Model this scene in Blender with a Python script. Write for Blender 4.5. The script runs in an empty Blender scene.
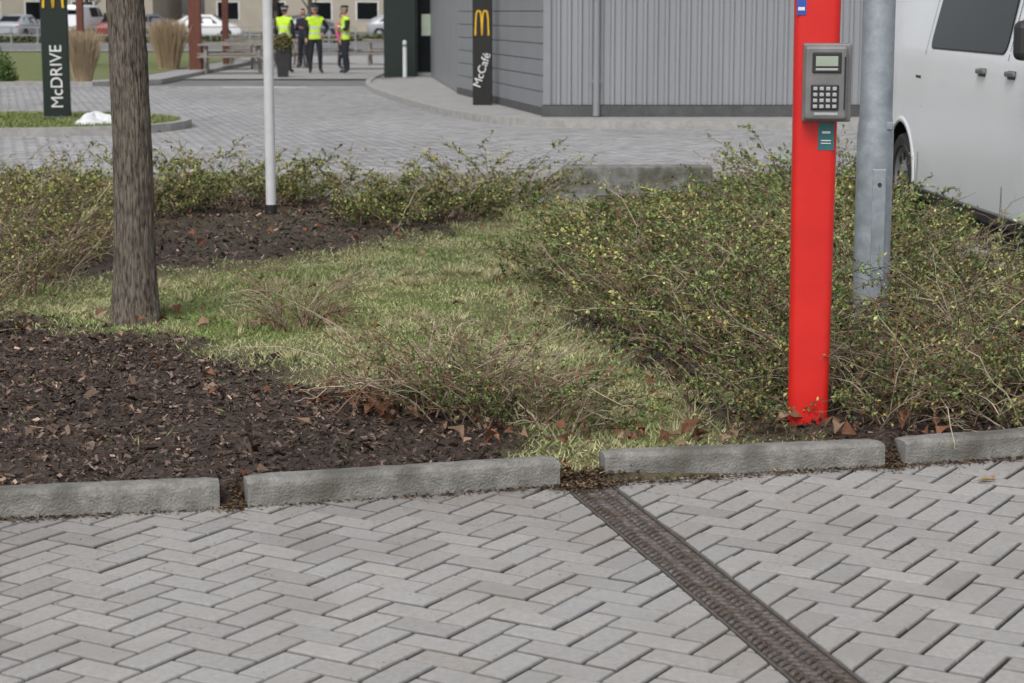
import bpy, math, random
import numpy as np
from mathutils import Vector, Matrix, noise
rng=np.random.default_rng(7); random.seed(7)
R=math.radians
scene=bpy.context.scene
COL=scene.collection

# ------------------------------------------------------------ materials
def nd(nt,t,**k):
    n=nt.nodes.new(t)
    for a,b in k.items(): setattr(n,a,b)
    return n
def pmat(name,c1,c2=None,scale=6,rough=.8,bump=0,bscale=60,metal=0,attr=False,stretch=(1,1,1),detail=5,c3=None,scale3=1.2,spec=.5,coat=0,ramp=(.35,.65),lo3=.48,hi3=.68):
    m=bpy.data.materials.new(name); m.use_nodes=True; nt=m.node_tree
    b=nt.nodes['Principled BSDF']; b.inputs['Roughness'].default_value=rough; b.inputs['Metallic'].default_value=metal
    b.inputs['Specular IOR Level'].default_value=spec; b.inputs['Coat Weight'].default_value=coat
    tc=nd(nt,'ShaderNodeTexCoord'); mp=nd(nt,'ShaderNodeMapping'); mp.inputs['Scale'].default_value=stretch
    nt.links.new(tc.outputs['Object'],mp.inputs['Vector'])
    c2=c2 or tuple(x*.8 for x in c1)
    nz=nd(nt,'ShaderNodeTexNoise'); nz.inputs['Scale'].default_value=scale; nz.inputs['Detail'].default_value=detail; nz.inputs['Roughness'].default_value=.65
    nt.links.new(mp.outputs[0],nz.inputs['Vector'])
    cr=nd(nt,'ShaderNodeValToRGB'); cr.color_ramp.elements[0].position=ramp[0]; cr.color_ramp.elements[1].position=ramp[1]
    cr.color_ramp.elements[0].color=(*c1,1); cr.color_ramp.elements[1].color=(*c2,1)
    nt.links.new(nz.outputs['Fac'],cr.inputs[0]); out=cr.outputs[0]
    if c3:
        n3=nd(nt,'ShaderNodeTexNoise'); n3.inputs['Scale'].default_value=scale3; n3.inputs['Detail'].default_value=5
        nt.links.new(mp.outputs[0],n3.inputs['Vector'])
        r3=nd(nt,'ShaderNodeMapRange'); r3.inputs['From Min'].default_value=lo3; r3.inputs['From Max'].default_value=hi3
        nt.links.new(n3.outputs['Fac'],r3.inputs['Value'])
        mx=nd(nt,'ShaderNodeMixRGB'); mx.inputs['Color2'].default_value=(*c3,1)
        nt.links.new(r3.outputs[0],mx.inputs['Fac']); nt.links.new(out,mx.inputs['Color1']); out=mx.outputs[0]
    if attr:
        at=nd(nt,'ShaderNodeAttribute'); at.attribute_name='Col'
        mx=nd(nt,'ShaderNodeMixRGB',blend_type='MULTIPLY'); mx.inputs['Fac'].default_value=1
        nt.links.new(out,mx.inputs['Color1']); nt.links.new(at.outputs['Color'],mx.inputs['Color2']); out=mx.outputs[0]
    nt.links.new(out,b.inputs['Base Color'])
    if bump:
        nb=nd(nt,'ShaderNodeTexNoise'); nb.inputs['Scale'].default_value=bscale; nb.inputs['Detail'].default_value=4
        nt.links.new(mp.outputs[0],nb.inputs['Vector'])
        bp=nd(nt,'ShaderNodeBump'); bp.inputs['Strength'].default_value=bump; bp.inputs['Distance'].default_value=.01
        nt.links.new(nb.outputs['Fac'],bp.inputs['Height']); nt.links.new(bp.outputs[0],b.inputs['Normal'])
    return m
def amat(name,rough=.7,spec=.25):
    m=bpy.data.materials.new(name); m.use_nodes=True; nt=m.node_tree; b=nt.nodes['Principled BSDF']
    b.inputs['Roughness'].default_value=rough; b.inputs['Specular IOR Level'].default_value=spec
    at=nd(nt,'ShaderNodeAttribute'); at.attribute_name='Col'; nt.links.new(at.outputs['Color'],b.inputs['Base Color'])
    return m
M={}
M['paver']=pmat('paver_concrete',(1.08,1.075,1.065),(.88,.875,.865),scale=48,rough=.92,bump=.5,bscale=240,attr=True,c3=(.83,.81,.785),scale3=2.3,lo3=.48,hi3=.76)
M['joint']=pmat('joint_sand',(.055,.048,.039),(.028,.023,.018),scale=30,rough=1,bump=.4)
M['jointfar']=pmat('joint_sand_far',(.12,.115,.11),(.08,.078,.075),scale=30,rough=1)
M['ground']=pmat('asphalt_ground',(.20,.20,.20),(.14,.14,.14),scale=.6,rough=.95,bump=.2,bscale=80)
M['kerb']=pmat('kerb_concrete',(.29,.282,.265),(.165,.160,.146),scale=16,rough=.95,bump=.8,bscale=110,c3=(.125,.120,.10),scale3=6)
M['kerbfar']=pmat('kerb_far',(.38,.37,.355),(.28,.275,.26),scale=9,rough=.95,bump=.3)
M['ledge']=pmat('ledge_concrete',(.25,.245,.23),(.13,.13,.115),scale=9,rough=.95,bump=.6,c3=(.09,.09,.065),scale3=5)
M['soil']=pmat('bed_soil',(1.15,1.15,1.15),(.55,.55,.55),scale=45,rough=1,bump=1,bscale=70,attr=True)
M['leaf']=amat('leaf',.65,.28)
M['attr']=amat('plant_attr',.75,.2)
M['twig']=amat('twig',.85,.15)
M['chip']=amat('bark_chip',.95,.15)
M['rust']=pmat('cast_iron',(.085,.070,.062),(.20,.175,.16),scale=55,rough=.6,bump=.5,bscale=200,metal=.35,c3=(.10,.070,.052),scale3=9)
M['black']=pmat('dark_void',(.006,.006,.006),rough=.9)
M['rail']=pmat('channel_edge',(.15,.135,.12),(.09,.08,.07),scale=20,rough=.7,metal=.3)
M['steel']=pmat('galvanised',(.27,.31,.34),(.36,.40,.43),scale=22,rough=.5,metal=.35,bump=.08,bscale=150,c3=(.22,.25,.27),scale3=7)
M['red']=pmat('red_paint',(.70,.020,.014),(.58,.014,.011),scale=3,rough=.36,spec=.5,coat=.15,bump=.04,bscale=15)
M['terminal']=pmat('terminal_grey',(.22,.22,.215),(.17,.17,.17),scale=12,rough=.45,metal=.25)
M['dark']=pmat('dark_plastic',(.02,.02,.022),(.03,.03,.03),rough=.5)
M['lcd']=pmat('lcd',(.36,.42,.33),(.30,.35,.28),rough=.3)
M['key']=pmat('keys',(.45,.46,.46),(.35,.36,.36),rough=.4)
M['teal']=pmat('sticker_teal',(.03,.16,.17),(.03,.13,.14),rough=.4)
M['blue']=pmat('sticker_blue',(.03,.10,.45),rough=.4)
M['whiteP']=pmat('white_paint',(.66,.67,.68),(.56,.57,.58),scale=5,rough=.4)
M['van']=pmat('van_white',(.88,.90,.93),(.85,.87,.90),scale=1.2,rough=.28,coat=.3)
M['glass']=pmat('dark_glass',(.008,.010,.012),rough=.10,spec=.14)
M['rubber']=pmat('rubber',(.02,.02,.02),(.035,.033,.03),rough=.85)
M['alloy']=pmat('wheel_cover',(.35,.36,.37),(.25,.26,.27),rough=.4,metal=.5)
M['clad']=pmat('cladding_grey',(.31,.32,.335),(.275,.285,.30),scale=1.2,rough=.5,metal=.2,stretch=(1,1,.2))
M['clad2']=pmat('cladding_smooth',(.27,.28,.295),(.24,.25,.265),scale=1,rough=.5,metal=.15)
M['plinth']=pmat('plinth',(.10,.10,.10),(.07,.07,.07),rough=.9)
M['dgreen']=pmat('sign_dark_green',(.009,.020,.015),(.008,.017,.013),rough=.4)
M['sblack']=pmat('sign_black',(.015,.015,.014),rough=.35)
M['yellow']=pmat('arch_yellow',(.85,.50,.02),rough=.4)
M['signw']=pmat('sign_white',(.8,.8,.8),rough=.5)
M['pave2']=pmat('sidewalk_far',(.34,.335,.325),(.28,.275,.265),scale=3,rough=.95)
M['snow']=pmat('snow',(.75,.76,.78),(.6,.61,.63),scale=8,rough=.8,bump=.5,bscale=20)
M['wood']=pmat('pergola_wood',(.16,.055,.035),(.10,.035,.025),scale=8,rough=.8,stretch=(4,4,.5))
M['woodg']=pmat('bench_wood',(.30,.27,.24),(.20,.18,.16),scale=8,rough=.8)
M['vest']=pmat('hi_vis',(.60,.88,.05),(.48,.72,.03),scale=14,rough=.7)
M['refl']=pmat('reflective',(.6,.6,.62),rough=.4)
M['cloth']=pmat('dark_cloth',(.012,.014,.022),(.02,.022,.03),scale=20,rough=.9)
M['skin']=pmat('skin',(.48,.27,.19),(.42,.23,.16),rough=.6)
M['hair']=pmat('hair',(.05,.03,.02),rough=.8)
M['pink']=pmat('pink_cloth',(.6,.12,.22),(.5,.1,.18),rough=.8)
M['facade']=pmat('facade_beige',(.42,.38,.31),(.36,.33,.27),scale=.4,rough=.9)
M['roof']=pmat('roof_tile',(.16,.07,.05),(.12,.055,.04),rough=.9)
M['lawn']=pmat('lawn',(.11,.145,.04),(.17,.18,.07),scale=1.5,rough=1,bump=.6,bscale=40)

def bark():
    m=bpy.data.materials.new('tree_bark'); m.use_nodes=True; nt=m.node_tree; b=nt.nodes['Principled BSDF']; b.inputs['Roughness'].default_value=.95
    b.inputs['Specular IOR Level'].default_value=.15
    tc=nd(nt,'ShaderNodeTexCoord'); mp=nd(nt,'ShaderNodeMapping'); mp.inputs['Scale'].default_value=(1,1,.17)
    nt.links.new(tc.outputs['Object'],mp.inputs['Vector'])
    n=nd(nt,'ShaderNodeTexNoise'); n.inputs['Scale'].default_value=95; n.inputs['Detail'].default_value=6; n.inputs['Roughness'].default_value=.6
    nt.links.new(mp.outputs[0],n.inputs['Vector'])
    cr=nd(nt,'ShaderNodeValToRGB'); e=cr.color_ramp.elements; e[0].position=.36; e[0].color=(.045,.035,.029,1); e[1].position=.60; e[1].color=(.21,.18,.15,1)
    nt.links.new(n.outputs['Fac'],cr.inputs[0])
    n2=nd(nt,'ShaderNodeTexNoise'); n2.inputs['Scale'].default_value=5; n2.inputs['Detail'].default_value=5
    nt.links.new(tc.outputs['Object'],n2.inputs['Vector'])
    mr=nd(nt,'ShaderNodeMapRange'); mr.inputs['From Min'].default_value=.5; mr.inputs['From Max'].default_value=.75; mr.inputs['To Max'].default_value=.55
    nt.links.new(n2.outputs['Fac'],mr.inputs['Value'])
    mx=nd(nt,'ShaderNodeMixRGB'); mx.inputs['Color2'].default_value=(.17,.155,.12,1)
    nt.links.new(mr.outputs[0],mx.inputs['Fac']); nt.links.new(cr.outputs[0],mx.inputs['Color1']); nt.links.new(mx.outputs[0],b.inputs['Base Color'])
    bp=nd(nt,'ShaderNodeBump'); bp.inputs['Strength'].default_value=1; bp.inputs['Distance'].default_value=.012
    nt.links.new(n.outputs['Fac'],bp.inputs['Height']); nt.links.new(bp.outputs[0],b.inputs['Normal'])
    return m
M['bark']=bark()

# ------------------------------------------------------------ helpers
def empty(name,loc=(0,0,0),rz=0):
    o=bpy.data.objects.new(name,None); COL.objects.link(o); o.location=loc; o.rotation_euler=(0,0,rz); return o
def mesh(name,v,f,mats,mi=None,parent=None,smooth=False,sharp=None,bevel=0):
    me=bpy.data.meshes.new(name); me.from_pydata([tuple(p) for p in v],[],f)
    for m in (mats if isinstance(mats,(list,tuple)) else [mats]): me.materials.append(m)
    if mi is not None: me.polygons.foreach_set('material_index',mi)
    if smooth: me.polygons.foreach_set('use_smooth',[True]*len(me.polygons))
    me.update()
    if sharp: me.set_sharp_from_angle(angle=R(sharp))
    o=bpy.data.objects.new(name,me); COL.objects.link(o)
    if parent: o.parent=parent
    if bevel:
        b=o.modifiers.new('bevel','BEVEL'); b.width=bevel; b.segments=3; b.limit_method='ANGLE'
    return o
def box(name,c,s,m,bevel=0,parent=None,rz=0):
    x,y,z=[a/2 for a in s]
    v=[(-x,-y,-z),(x,-y,-z),(x,y,-z),(-x,y,-z),(-x,-y,z),(x,-y,z),(x,y,z),(-x,y,z)]
    f=[(0,3,2,1),(4,5,6,7),(0,1,5,4),(1,2,6,5),(2,3,7,6),(3,0,4,7)]
    o=mesh(name,v,f,m,parent=parent,bevel=bevel); o.location=c; o.rotation_euler=(0,0,rz); return o
def cyl(name,p0,p1,r0,r1,m,seg=24,parent=None,cap=True):
    p0=Vector(p0);p1=Vector(p1); t=(p1-p0).normalized(); a=t.orthogonal().normalized(); b=t.cross(a)
    v=[];f=[]
    for p,r in((p0,r0),(p1,r1)):
        for i in range(seg):
            an=2*math.pi*i/seg; v.append(p+r*(math.cos(an)*a+math.sin(an)*b))
    for i in range(seg): f.append((i,(i+1)%seg,seg+(i+1)%seg,seg+i))
    if cap: f+= [tuple(range(seg))[::-1],tuple(range(seg,2*seg))]
    return mesh(name,v,f,m,parent=parent,smooth=True,sharp=40)
def lathe(name,prof,m,seg=32,parent=None,axis='Z',sharp=35):
    v=[];f=[]
    for r,z in prof:
        for i in range(seg):
            an=2*math.pi*i/seg; v.append((r*math.cos(an),r*math.sin(an),z) if axis=='Z' else (r*math.cos(an),z,r*math.sin(an)))
    for k in range(len(prof)-1):
        for i in range(seg):
            j=(i+1)%seg; f.append((k*seg+i,k*seg+j,(k+1)*seg+j,(k+1)*seg+i))
    return mesh(name,v,f,m,parent=parent,smooth=True,sharp=sharp)
def text(name,body,size,loc,rot,m,parent=None,ext=.004,xs=1):
    c=bpy.data.curves.new(name,'FONT'); c.body=body; c.size=size; c.extrude=ext; c.align_x='CENTER'; c.align_y='CENTER'; c.materials.append(m)
    o=bpy.data.objects.new(name,c); COL.objects.link(o); o.location=loc; o.rotation_euler=rot; o.scale=(xs,1,1)
    if parent:o.parent=parent
    return o
class NPM:
    def __init__(s): s.v=[];s.q=[];s.m=[];s.c=[];s.n=0
    def add(s,v,q,mat,col):
        v=v.reshape(-1,3); s.v.append(v); s.q.append(q+s.n); s.m.append(np.full(len(q),mat)); s.c.append(col.reshape(-1,3)); s.n+=len(v)
    def build(s,name,mats,smooth=False):
        v=np.concatenate(s.v);q=np.concatenate(s.q);m=np.concatenate(s.m);c=np.concatenate(s.c)
        me=bpy.data.meshes.new(name); me.vertices.add(len(v)); me.vertices.foreach_set('co',v.astype(np.float32).ravel())
        me.loops.add(q.size); me.loops.foreach_set('vertex_index',q.astype(np.int32).ravel())
        me.polygons.add(len(q)); me.polygons.foreach_set('loop_start',(np.arange(len(q))*4).astype(np.int32))
        me.polygons.foreach_set('material_index',m.astype(np.int32))
        if smooth: me.polygons.foreach_set('use_smooth',np.ones(len(q),bool))
        for a in mats: me.materials.append(a)
        at=me.color_attributes.new('Col','FLOAT_COLOR','POINT'); cc=np.ones((len(v),4),np.float32); cc[:,:3]=c
        at.data.foreach_set('color',cc.ravel()); me.update(calc_edges=True); me.validate()
        o=bpy.data.objects.new(name,me); COL.objects.link(o); return o
def unit(a): return a/np.maximum(np.linalg.norm(a,axis=-1,keepdims=True),1e-9)
def leaves(npm,P,D,N,L,Wd,col,mat,fold=.25):
    D=unit(D); S=unit(np.cross(D,N)); U=np.cross(S,D)
    L=L[:,None];Wd=Wd[:,None]
    mid=P+D*L*.48+U*Wd*fold
    v=np.stack([P,mid+S*Wd*.5,P+D*L,mid-S*Wd*.5],1)
    q=np.arange(len(P)*4).reshape(-1,4)
    npm.add(v,q,mat,np.repeat(col[:,None,:],4,1))
def tubes(npm,pts,rad,col,mat,k=3):
    N,P,_=pts.shape
    t=np.gradient(pts,axis=1); t=unit(t); a=unit(np.cross(t,np.array([.31,.17,.93]))); b=np.cross(t,a)
    an=np.arange(k)*2*math.pi/k
    v=pts[:,:,None,:]+rad[:,:,None,None]*(np.cos(an)[None,None,:,None]*a[:,:,None,:]+np.sin(an)[None,None,:,None]*b[:,:,None,:])
    idx=np.arange(N*P*k).reshape(N,P,k); nx=np.roll(idx,-1,axis=2)
    q=np.stack([idx[:,:-1],nx[:,:-1],nx[:,1:],idx[:,1:]],-1).reshape(-1,4)
    npm.add(v,q,mat,np.broadcast_to(col[:,None,None,:],(N,P,k,3)).copy())
def grow(base,az,el0,el1,L,P,wig,zmin=None):
    N=len(base); pts=np.zeros((N,P,3)); pts[:,0]=base; az=az.copy()
    for i in range(1,P):
        t=i/(P-1); el=el0+(el1-el0)*t+rng.normal(0,wig,N); az+=rng.normal(0,wig,N); st=L/(P-1)
        pts[:,i]=pts[:,i-1]+st[:,None]*np.stack([np.cos(el)*np.cos(az),np.cos(el)*np.sin(az),np.sin(el)],1)
        if zmin is not None: pts[:,i,2]=np.maximum(pts[:,i,2],zmin+.012)
    return pts

# ------------------------------------------------------------ layout functions
def yk(x): return 6.625+.257*x
GP=np.array([(.20,6.84),(.40,6.88),(.95,7.05),(.80,7.5),(.70,8.21),(.50,9.12),(.22,9.9),(.15,11.55),(.30,14.1),(.62,18.2),(.1,18.2),(-.22,14.8),(-.85,13.4),(-1.3,12.75),(-1.75,12.2),(-2.3,11.8),(-3.0,11.2),(-2.5,10.1),(-1.6,9.45),(-1.2,9.05),(-.90,8.6),(-.58,8.25),(-.2,7.85),(.12,7.45)])
def polysd(x,y,poly):
    x=np.asarray(x,float);y=np.asarray(y,float); n=len(poly); ins=np.zeros(x.shape,bool); d=np.full(x.shape,1e9)
    for i in range(n):
        ax,ay=poly[i];bx,by=poly[(i+1)%n]
        c=((ay>y)!=(by>y))&(x<(bx-ax)*(y-ay)/((by-ay)+1e-12)+ax); ins^=c
        ex,ey=bx-ax,by-ay; t=np.clip(((x-ax)*ex+(y-ay)*ey)/(ex*ex+ey*ey),0,1)
        d=np.minimum(d,np.hypot(x-ax-t*ex,y-ay-t*ey))
    return np.where(ins,d,-d)
def wn(x,y,s):
    return (np.sin(x*s+1.3*np.sin(y*s*.7+1))+np.sin(y*s*1.13+1.7*np.sin(x*s*.83+2))+np.sin((x+y)*s*1.9+np.sin((x-y)*s*1.3))*.6)/2.6
def grassm(x,y):
    sd=polysd(x,y,GP)+.16*wn(x,y,5)+.12*wn(x,y,13)+.06*wn(x,y,31)
    return np.clip(sd/.50+.5,0,1)
def gz(x,y):
    g=grassm(x,y)
    z=.062-.030*g+.010*wn(x,y,6)+.006*wn(x,y,23)+.004*wn(x,y,51)
    z=z-.05*np.exp(-((x-.27)**2+(y-6.85)**2)/.02)
    z=z*np.clip((y-yk(x))/.07,0,1)-.02*(1-np.clip((y-yk(x))/.07,0,1))
    z=z-.10*np.clip((y-15)/3,0,1)
    return z

# ------------------------------------------------------------ ground
S=900
mesh('ground',[(-S,-60,-.036),(S,-60,-.036),(S,1200,-.036),(-S,1200,-.036)],[(0,1,2,3)],M['ground'])
def clip(poly,n,d):
    out=[]
    for i in range(len(poly)):
        a=poly[i];b=poly[(i+1)%len(poly)]
        da=n[0]*a[0]+n[1]*a[1]-d; db=n[0]*b[0]+n[1]*b[1]-d
        if da<=0: out.append(a)
        if (da<0<db) or (db<0<da):
            t=da/(da-db); out.append((a[0]+t*(b[0]-a[0]),a[1]+t*(b[1]-a[1])))
    return out
def clean(p,e):
    p=list(p); ch=True
    while ch and len(p)>2:
        ch=False
        for i in range(len(p)):
            if math.dist(p[i],p[(i+1)%len(p)])<e: p.pop(i); ch=True; break
    return p
def inset(p,d,cap=None):
    n=len(p); out=[]
    for i in range(n):
        a=p[i-1];b=p[i];c=p[(i+1)%n]
        e1=(b[0]-a[0],b[1]-a[1]);e2=(c[0]-b[0],c[1]-b[1]); l1=math.hypot(*e1);l2=math.hypot(*e2)
        if l1<1e-6 or l2<1e-6: return None
        n1=(-e1[1]/l1,e1[0]/l1);n2=(-e2[1]/l2,e2[0]/l2); k=1+n1[0]*n2[0]+n1[1]*n2[1]
        if k<.02: k=.02
        vx,vy=d*(n1[0]+n2[0])/k,d*(n1[1]+n2[1])/k
        if cap:
            l=math.hypot(vx,vy)
            if l>cap: vx*=cap/l; vy*=cap/l
        out.append((b[0]+vx,b[1]+vy))
    return out
def area(p): return .5*sum(p[i][0]*p[(i+1)%len(p)][1]-p[(i+1)%len(p)][0]*p[i][1] for i in range(len(p)))
A0=(.266,6.66); dd=(.2415,-.970); dn=(.970,.2415)   # drain axis / normal
HB=R(14.2+45)
def herring(x0,x1,y0,y1,keep):
    c,s=math.cos(HB),math.sin(HB); u=.1
    cs=[(x*c+y*s,-x*s+y*c) for x in(x0,x1) for y in(y0,y1)]
    i0=int(min(p[0] for p in cs)/u)-2;i1=int(max(p[0] for p in cs)/u)+2
    j0=int(min(p[1] for p in cs)/u)-2;j1=int(max(p[1] for p in cs)/u)+2
    for i in range(i0,i1):
        for j in range(j0,j1):
            k=(i-j)%4
            if k==0: w,h=2,1
            elif k==3: w,h=1,2
            else: continue
            cx,cy=(i+w/2)*u,(j+h/2)*u; X=cx*c-cy*s;Y=cx*s+cy*c
            if X<x0 or X>x1 or Y<y0 or Y>y1 or not keep(X,Y): continue
            r=[(i*u,j*u),((i+w)*u,j*u),((i+w)*u,(j+h)*u),(i*u,(j+h)*u)]
            yield X,Y,[(a*c-b*s,a*s+b*c) for a,b in r]
def front_pave():
    V=[];F=[];C=[]
    dA=dn[0]*A0[0]+dn[1]*A0[1]
    hw=.084
    for X,Y,p in herring(-6.5,6.5,.3,8.5,lambda x,y:y<yk(x)+.12):
        side=dn[0]*X+dn[1]*Y-dA; polys=[(p,False)]
        if abs(side)<.26:
            a=clip(p,dn,dA-hw)
            b=clip(p,(-dn[0],-dn[1]),-(dA+hw))
            polys=[(clean(q,.010),True) for q in(a,b) if len(q)>2]
        base=random.gauss(1,.045)
        if random.random()<.04: base*=.90
        dist=yk(X)-Y; film=max(0,1-max(dist,0)/.75)*(1.25 if X<.1 else .35)*(.65+.35*math.sin(X*2.3+Y*3+1))
        d2=abs(side)
        film=max(film,.5*max(0,1-d2/.45)*(.5+.5*math.sin(Y*3)))
        film=max(film,.38*max(0,noise.noise(Vector((X*.9,Y*1.1,3)))*1.6))
        wm=random.gauss(0,.003)
        col=(.388*base+wm,.377*base,.366*base-wm)
        f=min(1,max(0,film*random.uniform(.9,1.1)))*.42
        col=tuple(col[k]*(1-f)+(.150,.130,.112)[k]*f for k in range(3))
        for q,cut in polys:
            if len(q)<3 or area(q)<.0005: continue
            q=inset(q,.0040,.014 if cut else None)
            if not q or area(q)<.0002: continue
            t=inset(q,.0050 if not cut else .0035,.008)
            if not t or area(t)<.00005: continue
            dz=random.gauss(0,.0012); tx=random.gauss(0,.007);ty=random.gauss(0,.007)
            n=len(q);o=len(V)
            hz=lambda a:dz+(a[0]-X)*tx+(a[1]-Y)*ty
            V+=[(a[0],a[1],-.034) for a in q]+[(a[0],a[1],-.0065+hz(a)) for a in q]+[(a[0],a[1],hz(a)) for a in t]
            C+=[tuple(x*.30 for x in col)]*(2*n)+[tuple(x*.97 for x in col)]*n
            for i in range(n):
                j=(i+1)%n
                F.append((o+i,o+j,o+n+j,o+n+i)); F.append((o+n+i,o+n+j,o+2*n+j,o+2*n+i))
            F.append(tuple(o+2*n+i for i in range(n)))
    o=mesh('herringbone_pavement',V,F,M['paver'])
    at=o.data.color_attributes.new('Col','FLOAT_COLOR','POINT')
    at.data.foreach_set('color',np.array([(*c,1) for c in C],np.float32).ravel())
    mesh('paving_joint_bed',[(-7,0,-.013),(7,0,-.013),(7,yk(7)+.1,-.013),(-7,yk(-7)+.1,-.013)],[(0,1,2,3)],M['joint'])
front_pave()
def far_pave():
    V=[];F=[];C=[]
    for reg in((-15,12,18.72,44),(3.05,9,7.6,18.72)):
        for X,Y,p in herring(*reg,lambda x,y:True):
            b=random.gauss(1,.10)*(1+.08*math.sin(X*.9)*math.sin(Y*.6)); q=inset(p,.008); o=len(V)
            z=random.gauss(0,.001)
            V+=[(a[0],a[1],z) for a in q]; F.append((o,o+1,o+2,o+3)); C+=[(.42*b,.42*b,.427*b)]*4
    o=mesh('access_road',V,F,M['paver'])
    at=o.data.color_attributes.new('Col','FLOAT_COLOR','POINT')
    at.data.foreach_set('color',np.array([(*c,1) for c in C],np.float32).ravel())
    mesh('road_joint_bed',[(-15,18.7,-.012),(12,18.7,-.012),(12,44,-.012),(-15,44,-.012),(3.0,7.5,-.012),(9,7.5,-.012),(9,18.7,-.012),(3.0,18.7,-.012)],[(0,1,2,3),(4,5,6,7)],M['jointfar'])
far_pave()

# kerbs
def kerbstone(p0,p1,h=.092,w=.095,m=None,nm='kerb_stone',z0=-.03):
    p0=Vector((*p0,0));p1=Vector((*p1,0)); L=(p1-p0).length; an=math.atan2((p1-p0).y,(p1-p0).x)
    n=26; V=[];F=[]
    prof=[(0,z0),(0,h*.35),(0,h*.7),(.002,h-.014),(.013,h),(w*.5,h+.001),(w-.012,h),(w,h-.012),(w,z0)]
    for i in range(n+1):
        e=.006 if i in(0,n) else 0
        for (a,z) in prof:
            j=noise.noise(Vector((i*.9+p0.x*9,a*20,z*30)))*.0035
            zz=z-(e if z>h*.9 else 0)-max(0,noise.noise(Vector((i*1.7+p0.x*5,3,z*9)))-.35)*.02*(1 if .001<a<.02 else 0)
            V.append((L*i/n,a+j,zz+j*.5))
    k=len(prof)
    for i in range(n):
        for q in range(k-1): F.append((i*k+q,(i+1)*k+q,(i+1)*k+q+1,i*k+q+1))
    F.append(tuple(range(k))[::-1]); F.append(tuple(n*k+q for q in range(k)))
    F=[f[::-1] for f in F]
    o=mesh(nm,V,F,m or M['kerb']); o.location=(p0.x,p0.y,random.gauss(0,.002)); o.rotation_euler=(random.gauss(0,.012),0,an); return o
kerbstone((-1.965,6.145),(-.951,6.336)); kerbstone((-.863,6.362),(.164,6.656)); kerbstone((.322,6.76),(1.326,6.944)); kerbstone((1.404,6.976),(2.395,7.255))
x=-2.0
for i in range(4): kerbstone((x-1.0,yk(x-1.0)+.01),(x,yk(x)+.01)); x-=1.03
x=2.43
for i in range(3): kerbstone((x,yk(x)),(x+1,yk(x+1))); x+=1.03
x=-11
while x<2.8: kerbstone((x,18.55),(x+.992,18.55),h=.15,w=.13,m=M['kerbfar'],z0=-.14); x+=1.0
y=7.45
while y<18.4: kerbstone((3.0,y),(3.0,y+.98),h=.10,w=.1,m=M['kerbfar']); y+=1.0
box('concrete_ledge',(1.15,18.38,.05),(1.36,.28,.32),M['ledge'],.015)

# planting bed
def bed():
    xs=np.arange(-10,2.93,.055); ts=np.linspace(0,1,230)**1.15
    X,T=np.meshgrid(xs,ts,indexing='ij'); Y=yk(X)+.012+(18.56-yk(X)-.012)*T
    Z=gz(X,Y)
    g=grassm(X,Y)
    n1=wn(X,Y,3.1)*.5+.5; n2=wn(X,Y,11)*.5+.5
    mul=np.stack([.050+.02*n2,.036+.014*n2,.028+.010*n2],-1)
    gr=np.stack([.13+.10*n1,.130+.09*n1,.058+.03*n1],-1)
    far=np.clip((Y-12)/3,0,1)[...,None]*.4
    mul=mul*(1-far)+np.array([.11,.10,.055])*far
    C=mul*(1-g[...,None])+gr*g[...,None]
    npm=NPM(); nx,ny=X.shape; idx=np.arange(nx*ny).reshape(nx,ny)
    q=np.stack([idx[:-1,:-1],idx[1:,:-1],idx[1:,1:],idx[:-1,1:]],-1).reshape(-1,4)
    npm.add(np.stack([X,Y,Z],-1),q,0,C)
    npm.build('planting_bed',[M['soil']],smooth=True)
bed()

# bark mulch + litter
def mulch():
    npm=NPM()
    def chips(n,x0,x1,y0,y1,s0,s1,thr=.5):
        x=rng.uniform(x0,x1,n);y=rng.uniform(y0,y1,n)
        k=(y>yk(x)+.04)&(grassm(x,y)<rng.uniform(0,thr,n))&(y<18.5); x=x[k];y=y[k];n=len(x)
        P=np.stack([x,y,gz(x,y)+rng.uniform(-.002,.020,n)],1)
        az=rng.uniform(0,6.28,n); el=rng.normal(0,.45,n)
        D=np.stack([np.cos(el)*np.cos(az),np.cos(el)*np.sin(az),np.sin(el)],1)
        N=np.stack([rng.normal(0,.6,n),rng.normal(0,.6,n),np.ones(n)],1)
        b=rng.lognormal(.05,.65,n)*(1+.3*wn(x,y,3))
        t=rng.uniform(0,1,n)
        col=np.stack([.062+.04*t,.045+.026*t,.037+.017*t],1)*b[:,None]
        D=unit(D);S=unit(np.cross(D,N)); L=(rng.uniform(s0,s1,n)*rng.uniform(.5,1,n))[:,None]; Wd=L*rng.uniform(.15,.5,n)[:,None]
        v=np.stack([P-D*L/2-S*Wd/2,P+D*L/2*.9-S*Wd/2,P+D*L/2+S*Wd/2*.8,P-D*L/2*.8+S*Wd/2],1)
        npm.add(v,np.arange(n*4).reshape(-1,4),0,np.repeat(col[:,None,:],4,1))
    chips(66000,-3.2,.6,5.8,10.4,.008,.038)
    chips(2600,-3.2,.6,5.8,10.4,.04,.075)
    chips(16000,-3.4,.2,10.4,18,.02,.06)
    chips(14000,.4,2.9,6.9,10,.012,.045,.9)
    npm.build('bark_mulch',[M['chip']])
mulch()
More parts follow.
